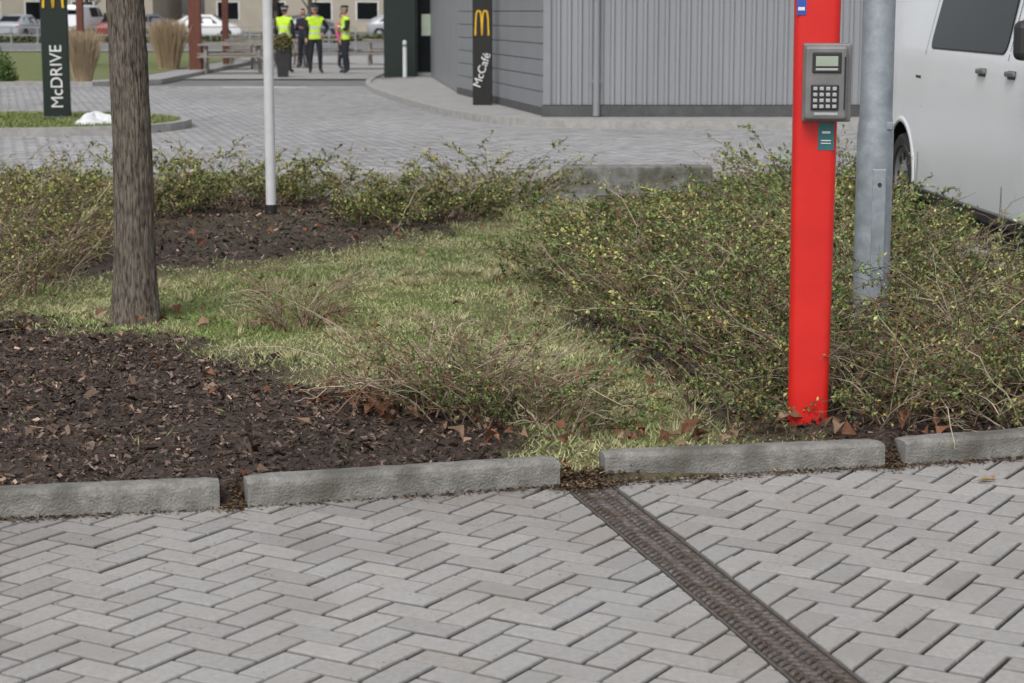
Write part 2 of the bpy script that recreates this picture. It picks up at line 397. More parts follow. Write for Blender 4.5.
def litter():
    npm=NPM()
    cl=[(-.46,7.85,.16,.16,90),(-.62,7.75,.18,.12,40),(-.3,7.6,.14,.10,46),(.0,7.15,.25,.12,34),(1.1,7.25,.30,.08,34),(.65,7.2,.15,.1,12),(1.8,7.65,.35,.25,90),(2.2,8.2,.4,.4,70),(1.3,8.3,.5,.4,50),(1.2,9.3,.8,.8,60),
        (-2.3,9.9,.35,.2,22),(-1.6,9.6,.5,.2,8),(-1.5,8.2,1.0,.8,14),(-2.2,7.3,.8,.6,6),(-.8,11,1.0,1.2,8),(-1.6,16,1.6,1.2,110),(-.6,14.8,.8,1.2,50),(.9,12,.5,2,40),(-3,13,1,2,110),(-.9,6.42,.04,.05,12),(.25,6.80,.08,.05,10),(.2,8.4,.5,1,8)]
    for cx,cy,sx,sy,n in cl:
        x=rng.normal(cx,sx,n);y=rng.normal(cy,sy,n); k=y>yk(x)+.03; x=x[k];y=y[k];n=len(x)
        if not n: continue
        s=rng.uniform(.02,.04,n) if cy<7.0 else rng.uniform(.025,.068,n)
        P=np.stack([x,y,gz(x,y)+rng.uniform(.01,.07 if cy>7 else .02,n)],1)
        az=rng.uniform(0,6.28,n);el=rng.normal(0,.5,n)
        D=np.stack([np.cos(el)*np.cos(az),np.cos(el)*np.sin(az),np.sin(el)],1)
        N=unit(np.stack([rng.normal(0,.7,n),rng.normal(0,.7,n),np.ones(n)],1)); S=unit(np.cross(D,N)); U=np.cross(S,D)
        b=rng.uniform(.5,1.3,n)[:,None]; col=np.where(rng.uniform(size=(n,1))<.6,np.array([[.18,.085,.048]]),np.array([[.26,.17,.115]]))*b
        L=s[:,None]; Wd=L*.7
        m=[P+D*L*t+U*L*.25*math.sin(t*3.1) for t in(0,.35,.7,1)]
        for sg in(-1,1):
            cu=rng.uniform(.1,.7,n)[:,None]
            e=[P+D*L*(t+.05)+sg*S*Wd*w*.6+U*L*(cu*w+.08) for t,w in((0,.25),(.3,.95),(.62,.50),(1.0,.06))]
            for i in range(3):
                v=np.stack([m[i],m[i+1],e[i+1],e[i]],1); npm.add(v,np.arange(n*4).reshape(-1,4),0,np.repeat(col[:,None,:]*rng.uniform(.8,1.2,(n,1,1)),4,1))
    npm.build('fallen_leaves',[M['attr']])
    npm=NPM()
    P=np.array([[1.60,6.72,.006],[1.66,6.735,.01],[-.35,5.9,.005],[2.2,7.0,.005]]);
    leaves(npm,P,np.array([[1,.1,.05],[.3,1,.1],[1,.5,0],[0,1,0]],float),np.tile([0,0,1.],(4,1)),np.array([.07,.04,.015,.03]),np.array([.03,.02,.008,.02]),np.array([[.33,.2,.08]]*4),0)
    npm.build('fallen_leaf',[M['attr']])
litter()

# grass
def grass():
    npm=NPM()
    n=430000
    x=rng.uniform(-3.2,1.2,n);y=6.7+(18.3-6.7)*rng.uniform(0,1,n)**1.25
    patch=np.clip(.60+.45*wn(x,y,7)+.25*wn(x,y,17),0,1)
    k=(grassm(x,y)*(.2+.8*patch)>rng.uniform(.05,.82,n))&(y>yk(x)+.06); x=x[k];y=y[k];n=len(x)
    P=np.stack([x,y,gz(x,y)-.004],1); az=rng.uniform(0,6.28,n); el=rng.uniform(.1,1.15,n)
    D=np.stack([np.cos(el)*np.cos(az),np.cos(el)*np.sin(az),np.sin(el)],1)
    N=np.stack([rng.normal(0,1,n),rng.normal(0,1,n),rng.normal(.3,1,n)],1)
    L=rng.uniform(.014,.045,n)*(1+.55*wn(x,y,4))
    dry=np.clip(.47+.45*wn(x,y,5)+.25*wn(x,y,19)+rng.normal(0,.25,n),0,1)
    gg=np.clip(1-np.hypot(x+1.4,(y-10.4)*.7)/.9,0,1)*.8
    dry=np.clip(dry-gg,0,1)[:,None]
    col=(np.array([[.205,.285,.085]])*(1-dry)+np.array([[.53,.50,.29]])*dry)*rng.uniform(.65,1.3,(n,1))
    leaves(npm,P,D,N,L,np.full(n,.0042)*(1+(y-7)*.07),col,0)
    # dry tufts
    for _ in range(150):
        tx=rng.uniform(-2.2,.9);ty=rng.uniform(7.2,15)
        if polysd(np.array([tx]),np.array([ty]),GP)[0]<.02: continue
        m=rng.integers(40,110); a=rng.uniform(0,6.28,m); r=rng.uniform(0,.05,m); bx=tx+r*np.cos(a);by=ty+r*np.sin(a); el=rng.uniform(.4,1.4,m)
        D=np.stack([np.cos(el)*np.cos(a),np.cos(el)*np.sin(a),np.sin(el)],1)
        leaves(npm,np.stack([bx,by,gz(bx,by)],1),D,rng.normal(0,1,(m,3)),rng.uniform(.03,.085,m),np.full(m,.005),np.array([[.46,.42,.24]])*rng.uniform(.5,1.25,(m,1)),0)
    n=12000
    x=rng.uniform(-3,2.5,n);y=rng.uniform(6.7,17,n);k=(wn(x,y,9)>.5)&(y>yk(x)+.1);x=x[k];y=y[k];n=len(x)
    P=np.stack([x,y,gz(x,y)],1); az=rng.uniform(0,6.28,n); el=rng.uniform(.2,1.2,n)
    D=np.stack([np.cos(el)*np.cos(az),np.cos(el)*np.sin(az),np.sin(el)],1)
    leaves(npm,P,D,np.stack([rng.normal(0,1,n),rng.normal(0,1,n),rng.normal(.3,1,n)],1),rng.uniform(.02,.06,n),np.full(n,.005),np.array([[.17,.20,.065]])*rng.uniform(.6,1.4,(n,1)),0)
    npm.build('grass',[M['leaf']])
grass()

# shrubs
def shrub(ells,dens,leafy=1.0,green=.7,name='shrub',lsize=.019,bare=.25,maxlen=1.9,redt=.35):
    npm=NPM()
    for (cx,cy,rx,ry,h) in ells:
        n=max(8,int(dens*math.pi*rx*ry))
        r=np.sqrt(rng.uniform(0,1,n))*.92; a=rng.uniform(0,6.28,n)
        bx=cx+rx*r*np.cos(a);by=cy+ry*r*np.sin(a)
        kk=(wn(bx*1.0+3,by*.8,4.3)>-.42)|(rng.uniform(size=n)<.25); bx=bx[kk];by=by[kk];r=r[kk];a=a[kk];n=len(bx)
        base=np.stack([bx,by,gz(bx,by)],1)
        hm=1+.28*wn(bx,by,3.7)
        isb=rng.uniform(size=n)<bare
        az=a+rng.normal(0,1.1,n); L=h*rng.uniform(.7,maxlen,n)*(1.05-.35*r**2)*hm*np.where(isb,1.12,1)
        el0=rng.uniform(.7,1.45,n); el1=rng.uniform(-.5,.75,n)
        zm=base[:,2]
        st=grow(base,az,el0,el1,L,8,.16,zm)
        tone=rng.uniform(.6,1.25,n)[:,None]
        isr=rng.uniform(size=n)<redt
        c=np.where(isb[:,None],np.where(isr[:,None],np.array([[.27,.165,.115]]),np.array([[.43,.36,.27]])),np.array([[.20,.145,.10]]))*tone
        rad=(.0026+.0006*rng.normal(0,1,n))[:,None]*np.linspace(1.25,.45,8)[None,:]
        tubes(npm,st,np.abs(rad)+.0006,c,1)
        k=8; ti=rng.integers(2,8,(n,k)); tw=st[np.arange(n)[:,None],ti].reshape(-1,3)
        az2=np.repeat(az,k)+rng.choice([-1,1],n*k)*rng.uniform(.2,1.3,n*k)
        Lt=rng.uniform(.06,.21,n*k)*(h/.45)**.5
        tp=grow(tw,az2,rng.uniform(-.2,1.0,n*k),rng.uniform(-.4,.9,n*k),Lt,5,.2,np.repeat(zm,k))
        ct=np.repeat(c,k,0)*rng.uniform(.7,1.25,(n*k,1))
        tubes(npm,tp,np.tile(np.linspace(.0015,.0008,5),(n*k,1)),ct,1)
        m=int(15*leafy)
        if m<1: continue
        f=rng.uniform(.1,3.99,(n*k,m)); i=np.minimum(f.astype(int),3); fr=(f-i)[...,None]
        rr=np.arange(n*k)[:,None]
        p=tp[rr,i]*(1-fr)+tp[rr,i+1]*fr; dirv=tp[rr,i+1]-tp[rr,i]
        keep=(~np.repeat(isb,k))[:,None]|(rng.uniform(size=(n*k,m))<.20)
        sl=np.repeat(rng.uniform(.35,1.1,n),k)[:,None]; keep&=rng.uniform(size=(n*k,m))<sl
        tn=np.repeat(rng.uniform(.6,1.35,n),k)[:,None]*np.ones((1,m)); dryn=np.repeat(rng.uniform(size=n),k)[:,None]*np.ones((1,m))
        p=p[keep];dirv=unit(dirv[keep]);q=len(p); tn=tn[keep];dryn=dryn[keep]
        D=dirv*.5+rng.normal(0,.6,(q,3))+np.array([0,0,.2])
        N=np.stack([rng.normal(0,.5,q),rng.normal(0,.5,q),np.ones(q)],1)
        isg=(rng.uniform(size=q)<green)&(dryn<.84)
        col=np.where(isg[:,None],np.array([[.125,.180,.058]]),np.array([[.33,.33,.115]]))
        br=rng.uniform(size=q)<.05; col[br]=[.24,.11,.055]
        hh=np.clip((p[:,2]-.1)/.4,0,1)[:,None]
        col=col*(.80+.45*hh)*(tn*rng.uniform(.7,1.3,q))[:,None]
        L=rng.uniform(.6,1.25,q)*lsize
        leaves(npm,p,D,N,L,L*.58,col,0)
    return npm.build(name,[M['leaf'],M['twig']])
# large mass to the right of the grass path
shrub([(.70,11.0,.50,.9,.38),(1.05,9.7,.58,.9,.42),(1.08,8.65,.40,.5,.38)],160,1.25,.84,lsize=.021,bare=.30)
shrub([(1.45,12.2,.80,1.2,.38),(.80,13.0,.48,.8,.27),(2.2,13.2,.65,1.6,.33)],118,1.35,.84,lsize=.024,bare=.28)
shrub([(1.15,14.6,.60,.8,.20),(2.35,16.0,.6,1.3,.40)],100,1.35,.75,lsize=.027,bare=.28)
shrub([(1.55,7.9,.36,.45,.35),(2.05,8.1,.50,.55,.38),(1.22,7.95,.3,.28,.34),(1.6,9.5,.6,.6,.40),(.92,7.75,.26,.3,.22)],150,1.0,.76,bare=.46,lsize=.019)
shrub([(1.42,7.42,.20,.16,.25),(.93,7.38,.16,.14,.18),(1.9,7.5,.3,.18,.25)],250,.8,.68,bare=.5)
shrub([(2.35,9.6,.5,.8,.34),(2.25,11.0,.5,.9,.34),(2.7,8.2,.3,.6,.36),(1.7,10.8,.55,.9,.42)],112,1.15,.74,bare=.40,lsize=.022)
# foreground clump
shrub([(.10,7.36,.26,.20,.24),(-.08,7.52,.26,.22,.25)],310,1.0,.82,lsize=.017,bare=.42,maxlen=1.7)
shrub([(-.38,7.88,.30,.28,.30),(-.1,8.0,.34,.22,.24),(-.30,7.58,.20,.18,.24)],230,.28,.5,lsize=.015,bare=.78,maxlen=2.0,redt=.55)
# small twiggy bush in the middle
shrub([(-1.10,9.95,.12,.12,.34)],1000,.45,.4,lsize=.015,bare=.7,maxlen=1.3,redt=.5)
# back clumps
shrub([(-2.5,16.7,.85,.9,.36),(-1.5,17.3,.55,.6,.30),(-3.0,15.6,.5,.5,.32)],88,1.3,.55,lsize=.027,bare=.40)
shrub([(-.55,15.5,.45,.8,.32),(-.1,17.0,.45,.7,.40),(-.85,14.6,.35,.45,.26)],100,1.25,.6,lsize=.026,bare=.38)
shrub([(-3.6,14.6,.8,1.3,.40),(-4.5,16.6,1.1,1.2,.36),(-3.1,12.6,.5,.8,.38)],85,1.1,.45,lsize=.026,bare=.48,redt=.5)
shrub([(-2.85,11.2,.38,.5,.36),(-3.3,10.2,.5,.6,.36)],150,.7,.5,bare=.55,redt=.5)
shrub([(-2.62,9.35,.18,.22,.26)],260,.5,.5,bare=.65)

# ------------------------------------------------------------ drain channel
def drain():
    root=empty('drain_channel',(A0[0],A0[1],0),math.atan2(dd[1],dd[0]))
    L=6.3; x0=-.05
    mesh('channel_bed',[(x0,-.08,-.024),(L,-.08,-.024),(L,.08,-.024),(x0,.08,-.024)],[(0,1,2,3)],M['black'],parent=root)
    for s in(-1,1): box('edge_rail',((L+x0)/2,s*.081,-.010),(L-x0,.008,.020),M['rail'],.001,root)
    V=[];F=[]
    def bx(cx,cy,lx,ly,zt,an,zb=-.02,k=.72):
        c,s=math.cos(an),math.sin(an);o=len(V)
        pts=[(-lx/2,0),(-lx*.3,-ly/2),(lx*.3,-ly/2),(lx/2,0),(lx*.3,ly/2),(-lx*.3,ly/2)]
        for z,q in((zb,1),(zt-.004,1),(zt,k)):
            for a,b in pts: V.append((cx+(a*c-b*s)*q,cy+(a*s+b*c)*q,z))
        for r in range(2):
            for i in range(6):
                j=(i+1)%6; F.append((o+r*6+i,o+r*6+j,o+r*6+6+j,o+r*6+6+i))
        F.append(tuple(o+12+i for i in range(6)))
    p=.036; xx=x0+.02
    while xx<L-.03:
        for r,yy in enumerate((-.054,-.018,.018,.054)):
            bx(xx+(p/2 if r%2 else 0),yy,.042,.016,.001+random.gauss(0,.0006),.95 if r%2 else 2.2)
        xx+=p
    mesh('grate_studs',V,F,M['rust'],parent=root)
    for yy in(-.073,-.036,0,.036,.073):
        box('grate_rib',((L+x0)/2,yy,-.012),(L-x0,.005,.012),M['rust'],0,root)
    xx=.45
    while xx<L:
        box('grate_joint',(xx,0,-.0075),(.012,.150,.011),M['rust'],.001,root); xx+=.5
drain()
def silt():
    npm=NPM(); n=2600
    x=rng.normal(.25,.05,n);y=yk(x)+rng.normal(.02,.05,n)
    sx=rng.uniform(-2.2,2.2,3600); sy=yk(sx)-np.abs(rng.normal(0,.028,3600))
    gx=rng.normal(-.907,.025,500); gy=yk(gx)+rng.normal(.0,.04,500)
    g2=rng.normal(1.365,.02,300); gy2=yk(g2)+rng.normal(.0,.04,300)
    jx=rng.uniform(-2.3,2.3,2500); jy=yk(jx)-rng.exponential(.6,2500)
    x=np.concatenate([x,sx,gx,g2,jx]);y=np.concatenate([y,sy,gy,gy2,jy]); sc=np.concatenate([np.ones(n+3600+800),np.full(2500,.4)]); n=len(x)
    P=np.stack([x,y,np.maximum(gz(x,y),0)+rng.uniform(.001,.010,n)*sc],1); az=rng.uniform(0,6.28,n)
    D=np.stack([np.cos(az),np.sin(az),rng.normal(0,.3,n)*sc],1)
    leaves(npm,P,D,np.stack([rng.normal(0,.4,n),rng.normal(0,.4,n),np.ones(n)],1),rng.uniform(.006,.026,n)*sc,rng.uniform(.004,.01,n)*sc,np.array([[.10,.07,.045]])*rng.lognormal(0,.5,(n,1)),0)
    npm.build('silt_debris',[M['chip']])
silt()

# ------------------------------------------------------------ red terminal post
def redpost():
    r=empty('payment_terminal_post',(1.118,7.42,0),R(-6))
    V=[];F=[]
    def ring(z,w,d):
        pts=[];rr=.03
        for cx,cy,a0 in((w/2-rr,-d/2+rr,-90),(w/2-rr,d/2-rr,0),(-w/2+rr,d/2-rr,90),(-w/2+rr,-d/2+rr,180)):
            for k in range(6):
                a=R(a0+k*18); pts.append((cx+rr*math.cos(a),cy+rr*math.sin(a),z))
        return pts
    zs=[(0,.148,.11),(.5,.153,.11),(1.0,.160,.115),(1.6,.168,.12),(2.02,.172,.12),(2.05,.164,.112),(2.06,.14,.09)]
    for z,w,d in zs: V+=ring(z,w,d)
    k=24
    for i in range(len(zs)-1):
        for j in range(k): F.append((i*k+j,i*k+(j+1)%k,(i+1)*k+(j+1)%k,(i+1)*k+j))
    F.append(tuple((len(zs)-1)*k+j for j in range(k)))
    mesh('column',V,F,M['red'],parent=r,smooth=True,sharp=40)
    box('base_plate',(0,0,.058),(.20,.16,.012),M['steel'],.002,r)
    f=-.063; X=.033
    box('terminal_back',(X+.004,f-.012,1.347),(.176,.03,.284),M['terminal'],.008,r)
    box('terminal_body',(X-.002,f-.045,1.347),(.154,.045,.268),M['terminal'],.012,r)
    t=f-.0685
    box('display_frame',(X,t-.002,1.42),(.104,.008,.074),M['dark'],.004,r)
    box('display',(X,t-.007,1.425),(.080,.004,.036),M['lcd'],.001,r)
    box('display_strip',(X,t-.0065,1.396),(.080,.003,.008),M['key'],.001,r)
    box('keypad_frame',(X-.005,t-.002,1.295),(.100,.008,.092),M['dark'],.004,r)
    for i in range(4):
        for j in range(4): box('key',(X-.005-.0345+i*.023,t-.008,1.295-.032+j*.0213),(.015,.007,.013),M['key'],.002,r)
    box('card_slot',(X+.066,t-.001,1.347),(.006,.006,.19),M['dark'],.002,r)
    box('instruction_label',(X,t-.0015,1.236),(.085,.002,.010),M['key'],0,r)
    f2=-.0585
    box('sticker',(.040,f2-.0005,1.150),(.058,.002,.100),M['teal'],.0,r)
    box('sticker_mark',(.040,f2-.003,1.165),(.030,.002,.008),M['signw'],0,r)
    box('sticker_mark',(.040,f2-.003,1.135),(.036,.002,.004),M['signw'],0,r)
    box('sticker_mark',(.040,f2-.003,1.125),(.036,.002,.003),M['signw'],0,r)
    box('blue_sticker',(-.060,-.0615,1.630),(.034,.002,.08),M['blue'],0,r)
    box('blue_sticker_text',(-.060,-.0635,1.612),(.024,.001,.012),M['signw'],0,r)
redpost()
def lamppole():
    r=empty('street_lamp',(1.63,9.0,0))
    lathe('lower_shaft',[(.082,-.05),(.081,1.06),(.078,1.10),(.073,1.14),(.069,3.2),(.05,6.0),(.001,6.0)],M['steel'],28,r)
    box('access_door',(.01,-.0775,.66),(.062,.012,.50),M['steel'],.006,r)
    cyl('door_lock',(.01,-.082,.84),(.01,-.088,.84),.009,.009,M['dark'],12,r)
    box('clamp_plate',(.05,-.062,1.10),(.03,.02,.035),M['steel'],.004,r)
    cyl('arm',(0,0,5.9),(0,-1.0,6.15),.035,.03,M['steel'],12,r)
    box('lamp_head',(0,-1.25,6.17),(.25,.6,.12),M['terminal'],.05,r)
lamppole()
def flag():
    r=empty('flag_pole',(-1.865,15.45,0))
    cyl('shaft',(0,0,0),(0,0,7.0),.040,.033,M['whiteP'],20,r)
    cyl('base_sleeve',(0,0,-.1),(0,0,.13),.046,.046,M['dark'],20,r)
    cyl('finial',(0,0,7.0),(0,0,7.06),.05,.02,M['steel'],20,r)
flag()
# ------------------------------------------------------------ tree
def tree():
    r=empty('street_tree',(-1.93,10.12,.0))
    V=[];F=[];seg=96;n=260;H=3.3
    for i in range(n+1):
        z=-.05+H*(i/n); t=z/H
        for k in range(seg):
            a=2*math.pi*k/seg
            rad=.102-.014*t+.030*math.exp(-max(z,0)/.13)*(1+.35*math.cos(3*a+1))+.012*math.exp(-max(z,0)/.5)
            u=Vector((math.cos(a)*7,math.sin(a)*7,z*2.6))
            fis=abs(noise.noise(u*1.6)); fi2=noise.noise(Vector((math.cos(a)*14,math.sin(a)*14,z*9)))
            rad+=-.007+.018*min(fis,.4)+.003*fi2
            cx=.012*math.sin(z*1.9); cy=.01*math.sin(z*1.3+1)
            V.append((cx+rad*math.cos(a),cy+rad*math.sin(a),z))
    for i in range(n):
        for k in range(seg): F.append((i*seg+k,i*seg+(k+1)%seg,(i+1)*seg+(k+1)%seg,(i+1)*seg+k))
    mesh('trunk',V,F,M['bark'],parent=r,smooth=True)
    npm=NPM()
    def wood(p,L,rad,az,el):
        pts=grow(p,az,el,el+rng.uniform(-.1,.35,len(p)),L,8,.10)
        tubes(npm,pts,rad[:,None]*np.linspace(1,.35,8)[None,:],np.full((len(p),3),1.),0,6)
        return pts,az,el
    n=9; p=np.tile([[0,0,3.0]],(n,1))+np.stack([np.zeros(n),np.zeros(n),rng.uniform(-.5,.2,n)],1)
    az=np.linspace(0,6.28,n,endpoint=False); L=rng.uniform(1.8,2.8,n)
    p[-1]=[0,0,3.1]; el=rng.uniform(.6,1.1,n); el[-1]=1.5
    pts,az,el=wood(p,L,np.full(n,.045),az,el)
    for lv,(k,Ls,rd) in enumerate(((6,1.1,.018),(6,.6,.008),(5,.3,.004))):
        N=len(pts); ti=rng.integers(2,8,(N,k)); b=pts[np.arange(N)[:,None],ti].reshape(-1,3)
        az=np.repeat(az,k)+rng.normal(0,.9,N*k); el=np.clip(np.repeat(el,k)+rng.normal(-.1,.4,N*k),-.2,1.4)
        pts,az,el=wood(b,rng.uniform(.5,1,N*k)*Ls,np.full(N*k,rd),az,el)
    o=npm.build('crown_branches',[M['bark']],True); o.parent=r
tree()

# ------------------------------------------------------------ vehicles
def loft_body(name,secs,mats,parent):
    V=[];F=[]
    for s,zb,zbelt,w,zt,wt in secs:
        zbelt=min(zbelt,zt-.05); h=[(0,zb),(w-.07,zb),(w-.015,zb+.09),(w,zb+(zbelt-zb)*.35),(w-.004,zbelt-(zbelt-zb)*.13),(w-.03,zbelt),(wt,zt-min(.10,(zt-zbelt)*.5)),(wt-.09,zt-.012),(0,zt+.015)]
        ring=[(s,-a,b) for a,b in h]+[(s,a,b) for a,b in h[-2:0:-1]]
        V+=ring
    k=16;n=len(secs)
    for i in range(n-1):
        for j in range(k): F.append((i*k+j,(i+1)*k+j,(i+1)*k+(j+1)%k,i*k+(j+1)%k))
    F.append(tuple(range(k))); F.append(tuple((n-1)*k+j for j in range(k))[::-1])
    return mesh(name,V,F,mats,parent=parent)
def hwf(secs,s,z):
    for a,b in zip(secs,secs[1:]):
        if a[0]<=s<=b[0]:
            t=(s-a[0])/max(b[0]-a[0],1e-6); q=[a[i]+(b[i]-a[i])*t for i in range(6)]; break
    else: q=list(secs[-1])
    _,zb,zl,w,zt,wt=q; zl=min(zl,zt-.05)
    if z<=zl:
        z2=zl-(zl-zb)*.13
        return w-.004 if z<z2 else (w-.004)+(-.026)*(z-z2)/(zl-z2)
    ztt=zt-min(.10,(zt-zl)*.5); return (w-.03)+(wt-w+.03)*min(1,(z-zl)/(ztt-zl))
def rpoly(pts,r,n=5):
    out=[]
    for i in range(len(pts)):
        a=Vector(pts[i-1]);b=Vector(pts[i]);c=Vector(pts[(i+1)%len(pts)])
        u=(a-b);v=(c-b); ru=min(r,u.length*.4,v.length*.4); p=b+u.normalized()*ru;q=b+v.normalized()*ru
        for k in range(n+1):
            t=k/n; out.append(tuple((1-t)**2*p+2*t*(1-t)*b+t*t*q))
    return out
def patch(name,secs,pts,m,parent,off=.004,r=.05,sides=(-1,1)):
    for sd in sides:
        pp=rpoly(pts,r); 
        v=[(s,sd*(hwf(secs,s,z)+off),z) for s,z in pp]
        mesh(name,v,[tuple(range(len(v)))],m,parent=parent)
def strip(name,secs,line,wd,m,parent,off=.002,sides=(-1,1)):
    for sd in sides:
        V=[];F=[]
        for i,(s,z) in enumerate(line):
            a=Vector(line[max(i-1,0)]);b=Vector(line[min(i+1,len(line)-1)]); d=(b-a).normalized(); nx,nz=-d.y,d.x
            for g in(-1,1):
                S=s+nx*wd/2*g;Z=z+nz*wd/2*g; V.append((S,sd*(hwf(secs,S,Z)+off),Z))
        for i in range(len(line)-1): F.append((2*i,2*i+1,2*i+3,2*i+2))
        mesh(name,V,F,m,parent=parent)
def wheel(name,s,y,rad,parent,side):
    w=empty(name,(s,y,rad)); w.parent=parent
    k=rad
    lathe('tyre',[(k*.66,side*.0),(k*.70,side*.012),(k*.90,side*.015),(k*.97,side*.0),(k,side*-.03),(k,side*-.17),(k*.95,side*-.20),(k*.6,side*-.2)],M['rubber'],36,w,'Y')
    lathe('rim',[(k*.67,side*.0),(k*.64,side*-.01),(k*.60,side*-.03),(k*.30,side*-.015),(k*.2,side*.0),(k*.001,side*.004)],M['alloy'],36,w,'Y')
    for i in range(8):
        a=i*math.pi/4
        o=box('rim_opening',(k*.46*math.cos(a),side*-.019,k*.46*math.sin(a)),(k*.2,.012,k*.15),M['black'],.01,w); o.rotation_euler=(0,-a,0)
def arches(body,centres,rad,halfw):
    for s,z in centres:
        bpy.ops.mesh.primitive_cylinder_add(vertices=40,radius=rad,depth=3,location=(0,0,0))
        c=bpy.context.object; c.data.materials.clear()
        for m in body.data.materials: c.data.materials.append(m)
        c.data.polygons.foreach_set('material_index',[1]*len(c.data.polygons))
        c.matrix_world=body.matrix_world@Matrix.Translation((s,0,z))@Matrix.Rotation(R(90),4,'X')
        bpy.context.view_layer.update()
        md=body.modifiers.new('b','BOOLEAN'); md.object=c; md.operation='DIFFERENCE'; md.solver='EXACT'
        bpy.context.view_layer.objects.active=body
        bpy.ops.object.modifier_apply(modifier='b')
        bpy.data.objects.remove(c)
def van(name,loc,rz,paint):
    r=empty(name,loc,rz); bpy.context.view_layer.update()
    zb=.20
    secs=[(0,.40,1.32,.90,1.80,.76),(.05,.34,1.34,.95,1.93,.79),(.25,zb,1.34,.968,1.98,.81),(1.0,zb,1.34,.972,2.0,.815),(2.5,zb,1.34,.972,2.0,.815),(4.15,zb,1.33,.972,1.98,.80),(4.35,zb,1.33,.972,1.93,.79),(4.65,zb,1.30,.97,1.66,.77),(4.97,zb,1.2,.965,1.30,.76),(5.30,zb,1.1,.93,1.10,.72),(5.44,.24,.95,.87,.92,.68),(5.50,.3,.7,.80,.66,.62)]
    body=loft_body('body',secs,[paint,M['black']],r)
    bpy.context.view_layer.update()
    arches(body,((.95,.36),(4.62,.36)),.40,.97)
    body.data.polygons.foreach_set('use_smooth',[True]*len(body.data.polygons)); body.data.set_sharp_from_angle(angle=R(12))
    for s in(.95,4.62):
        for sd in(-1,1): wheel('wheel',s,sd*.955,.335,r,sd)
        for sd in(-1,1):
            V=[];F=[];n=28
            for i in range(n+1):
                a=-.35+(math.pi+.7)*i/n
                for rr,o in((.398,.001),(.40,.012),(.425,.012),(.445,.001)):
                    S=s+rr*math.cos(a);Z=max(.36+rr*math.sin(a),.21); V.append((S,sd*(hwf(secs,S,Z)+o),Z))
            for i in range(n):
                for j in range(3): F.append((4*i+j,4*i+4+j,4*i+5+j,4*i+1+j))
            mesh('arch_lip',V,F,paint,parent=r,smooth=True)
    g=M['glass']
    for nm,pts,sds in(('side_window',[(1.66,1.345),(3.54,1.335),(3.48,1.85),(1.70,1.85)],(-1,1)),('quarter_window',[(.25,1.36),(1.45,1.345),(1.45,1.84),(.32,1.84)],(1,)),('front_window',[(3.70,1.34),(4.62,1.33),(4.30,1.80),(3.74,1.85)],(-1,1))):
        cx=sum(p[0] for p in pts)/4; cz=sum(p[1] for p in pts)/4
        patch('window_seal',secs,[(cx+(a-cx)*1.02,cz+(b-cz)*1.05) for a,b in pts],M['dark'],r,.003,.10,sds)
        patch(nm,secs,pts,g,r,.006,.09,sds)
    strip('door_seam',secs,[(3.62,.28),(3.62,1.3),(3.59,1.86)],.012,M['dark'],r)
    strip('door_seam',secs,[(1.45,.26),(1.52,.9),(1.55,1.3),(1.58,1.86)],.011,M['dark'],r)
    strip('slide_rail',secs,[(.15,1.12),(1.50,1.12)],.022,M['dark'],r)
    strip('swage_line',secs,[(.1,.80),(4.9,.80)],.012,M['alloy'],r,.0015)
    strip('swage_painted_shade',secs,[(.1,.786),(4.9,.786)],.006,M['dark'],r,.0018)  # dark strip under the swage line, its shade painted on as colour
    strip('sill',secs,[(1.38,.245),(4.18,.245)],.07,M['dark'],r,.003)
    for s in(3.10,3.76):
        for sd in(-1,1):
            box('handle_recess',(s,sd*.968,1.20),(.15,.016,.055),M['dark'],.006,r)
            box('door_handle',(s,sd*.982,1.207),(.19,.024,.034),M['terminal'],.01,r)
    for sd in(-1,1):
        box('mirror_arm',(4.42,sd*1.0,1.36),(.06,.14,.06),M['dark'],.01,r)
        box('mirror',(4.44,sd*1.08,1.43),(.12,.18,.24),M['dark'],.045,r)
    mesh('windscreen',[(4.96,-.72,1.335),(4.96,.72,1.335),(4.38,.72,1.945),(4.38,-.72,1.945)],[(0,1,2,3)],g,parent=r)
    mesh('rear_window',[(.006,-.68,1.33),(.006,.68,1.33),(-.012,.62,1.72),(-.012,-.62,1.72)],[(0,3,2,1)],g,parent=r)
    for sd in(-1,1):
        box('tail_light',(.02,sd*.87,1.05),(.10,.10,.42),M['red'],.02,r); box('head_light',(5.35,sd*.72,.80),(.18,.3,.16),M['alloy'],.03,r)
    box('front_bumper',(5.43,0,.40),(.2,1.7,.26),M['dark'],.05,r); box('rear_bumper',(-.02,0,.47),(.16,1.8,.18),M['dark'],.05,r)
    box('grille',(5.48,0,.72),(.04,.8,.10),M['dark'],.01,r)
    return r
van('parked_van',(3.96,16.70,0),math.atan2(-.9985,.0539),M['van'])
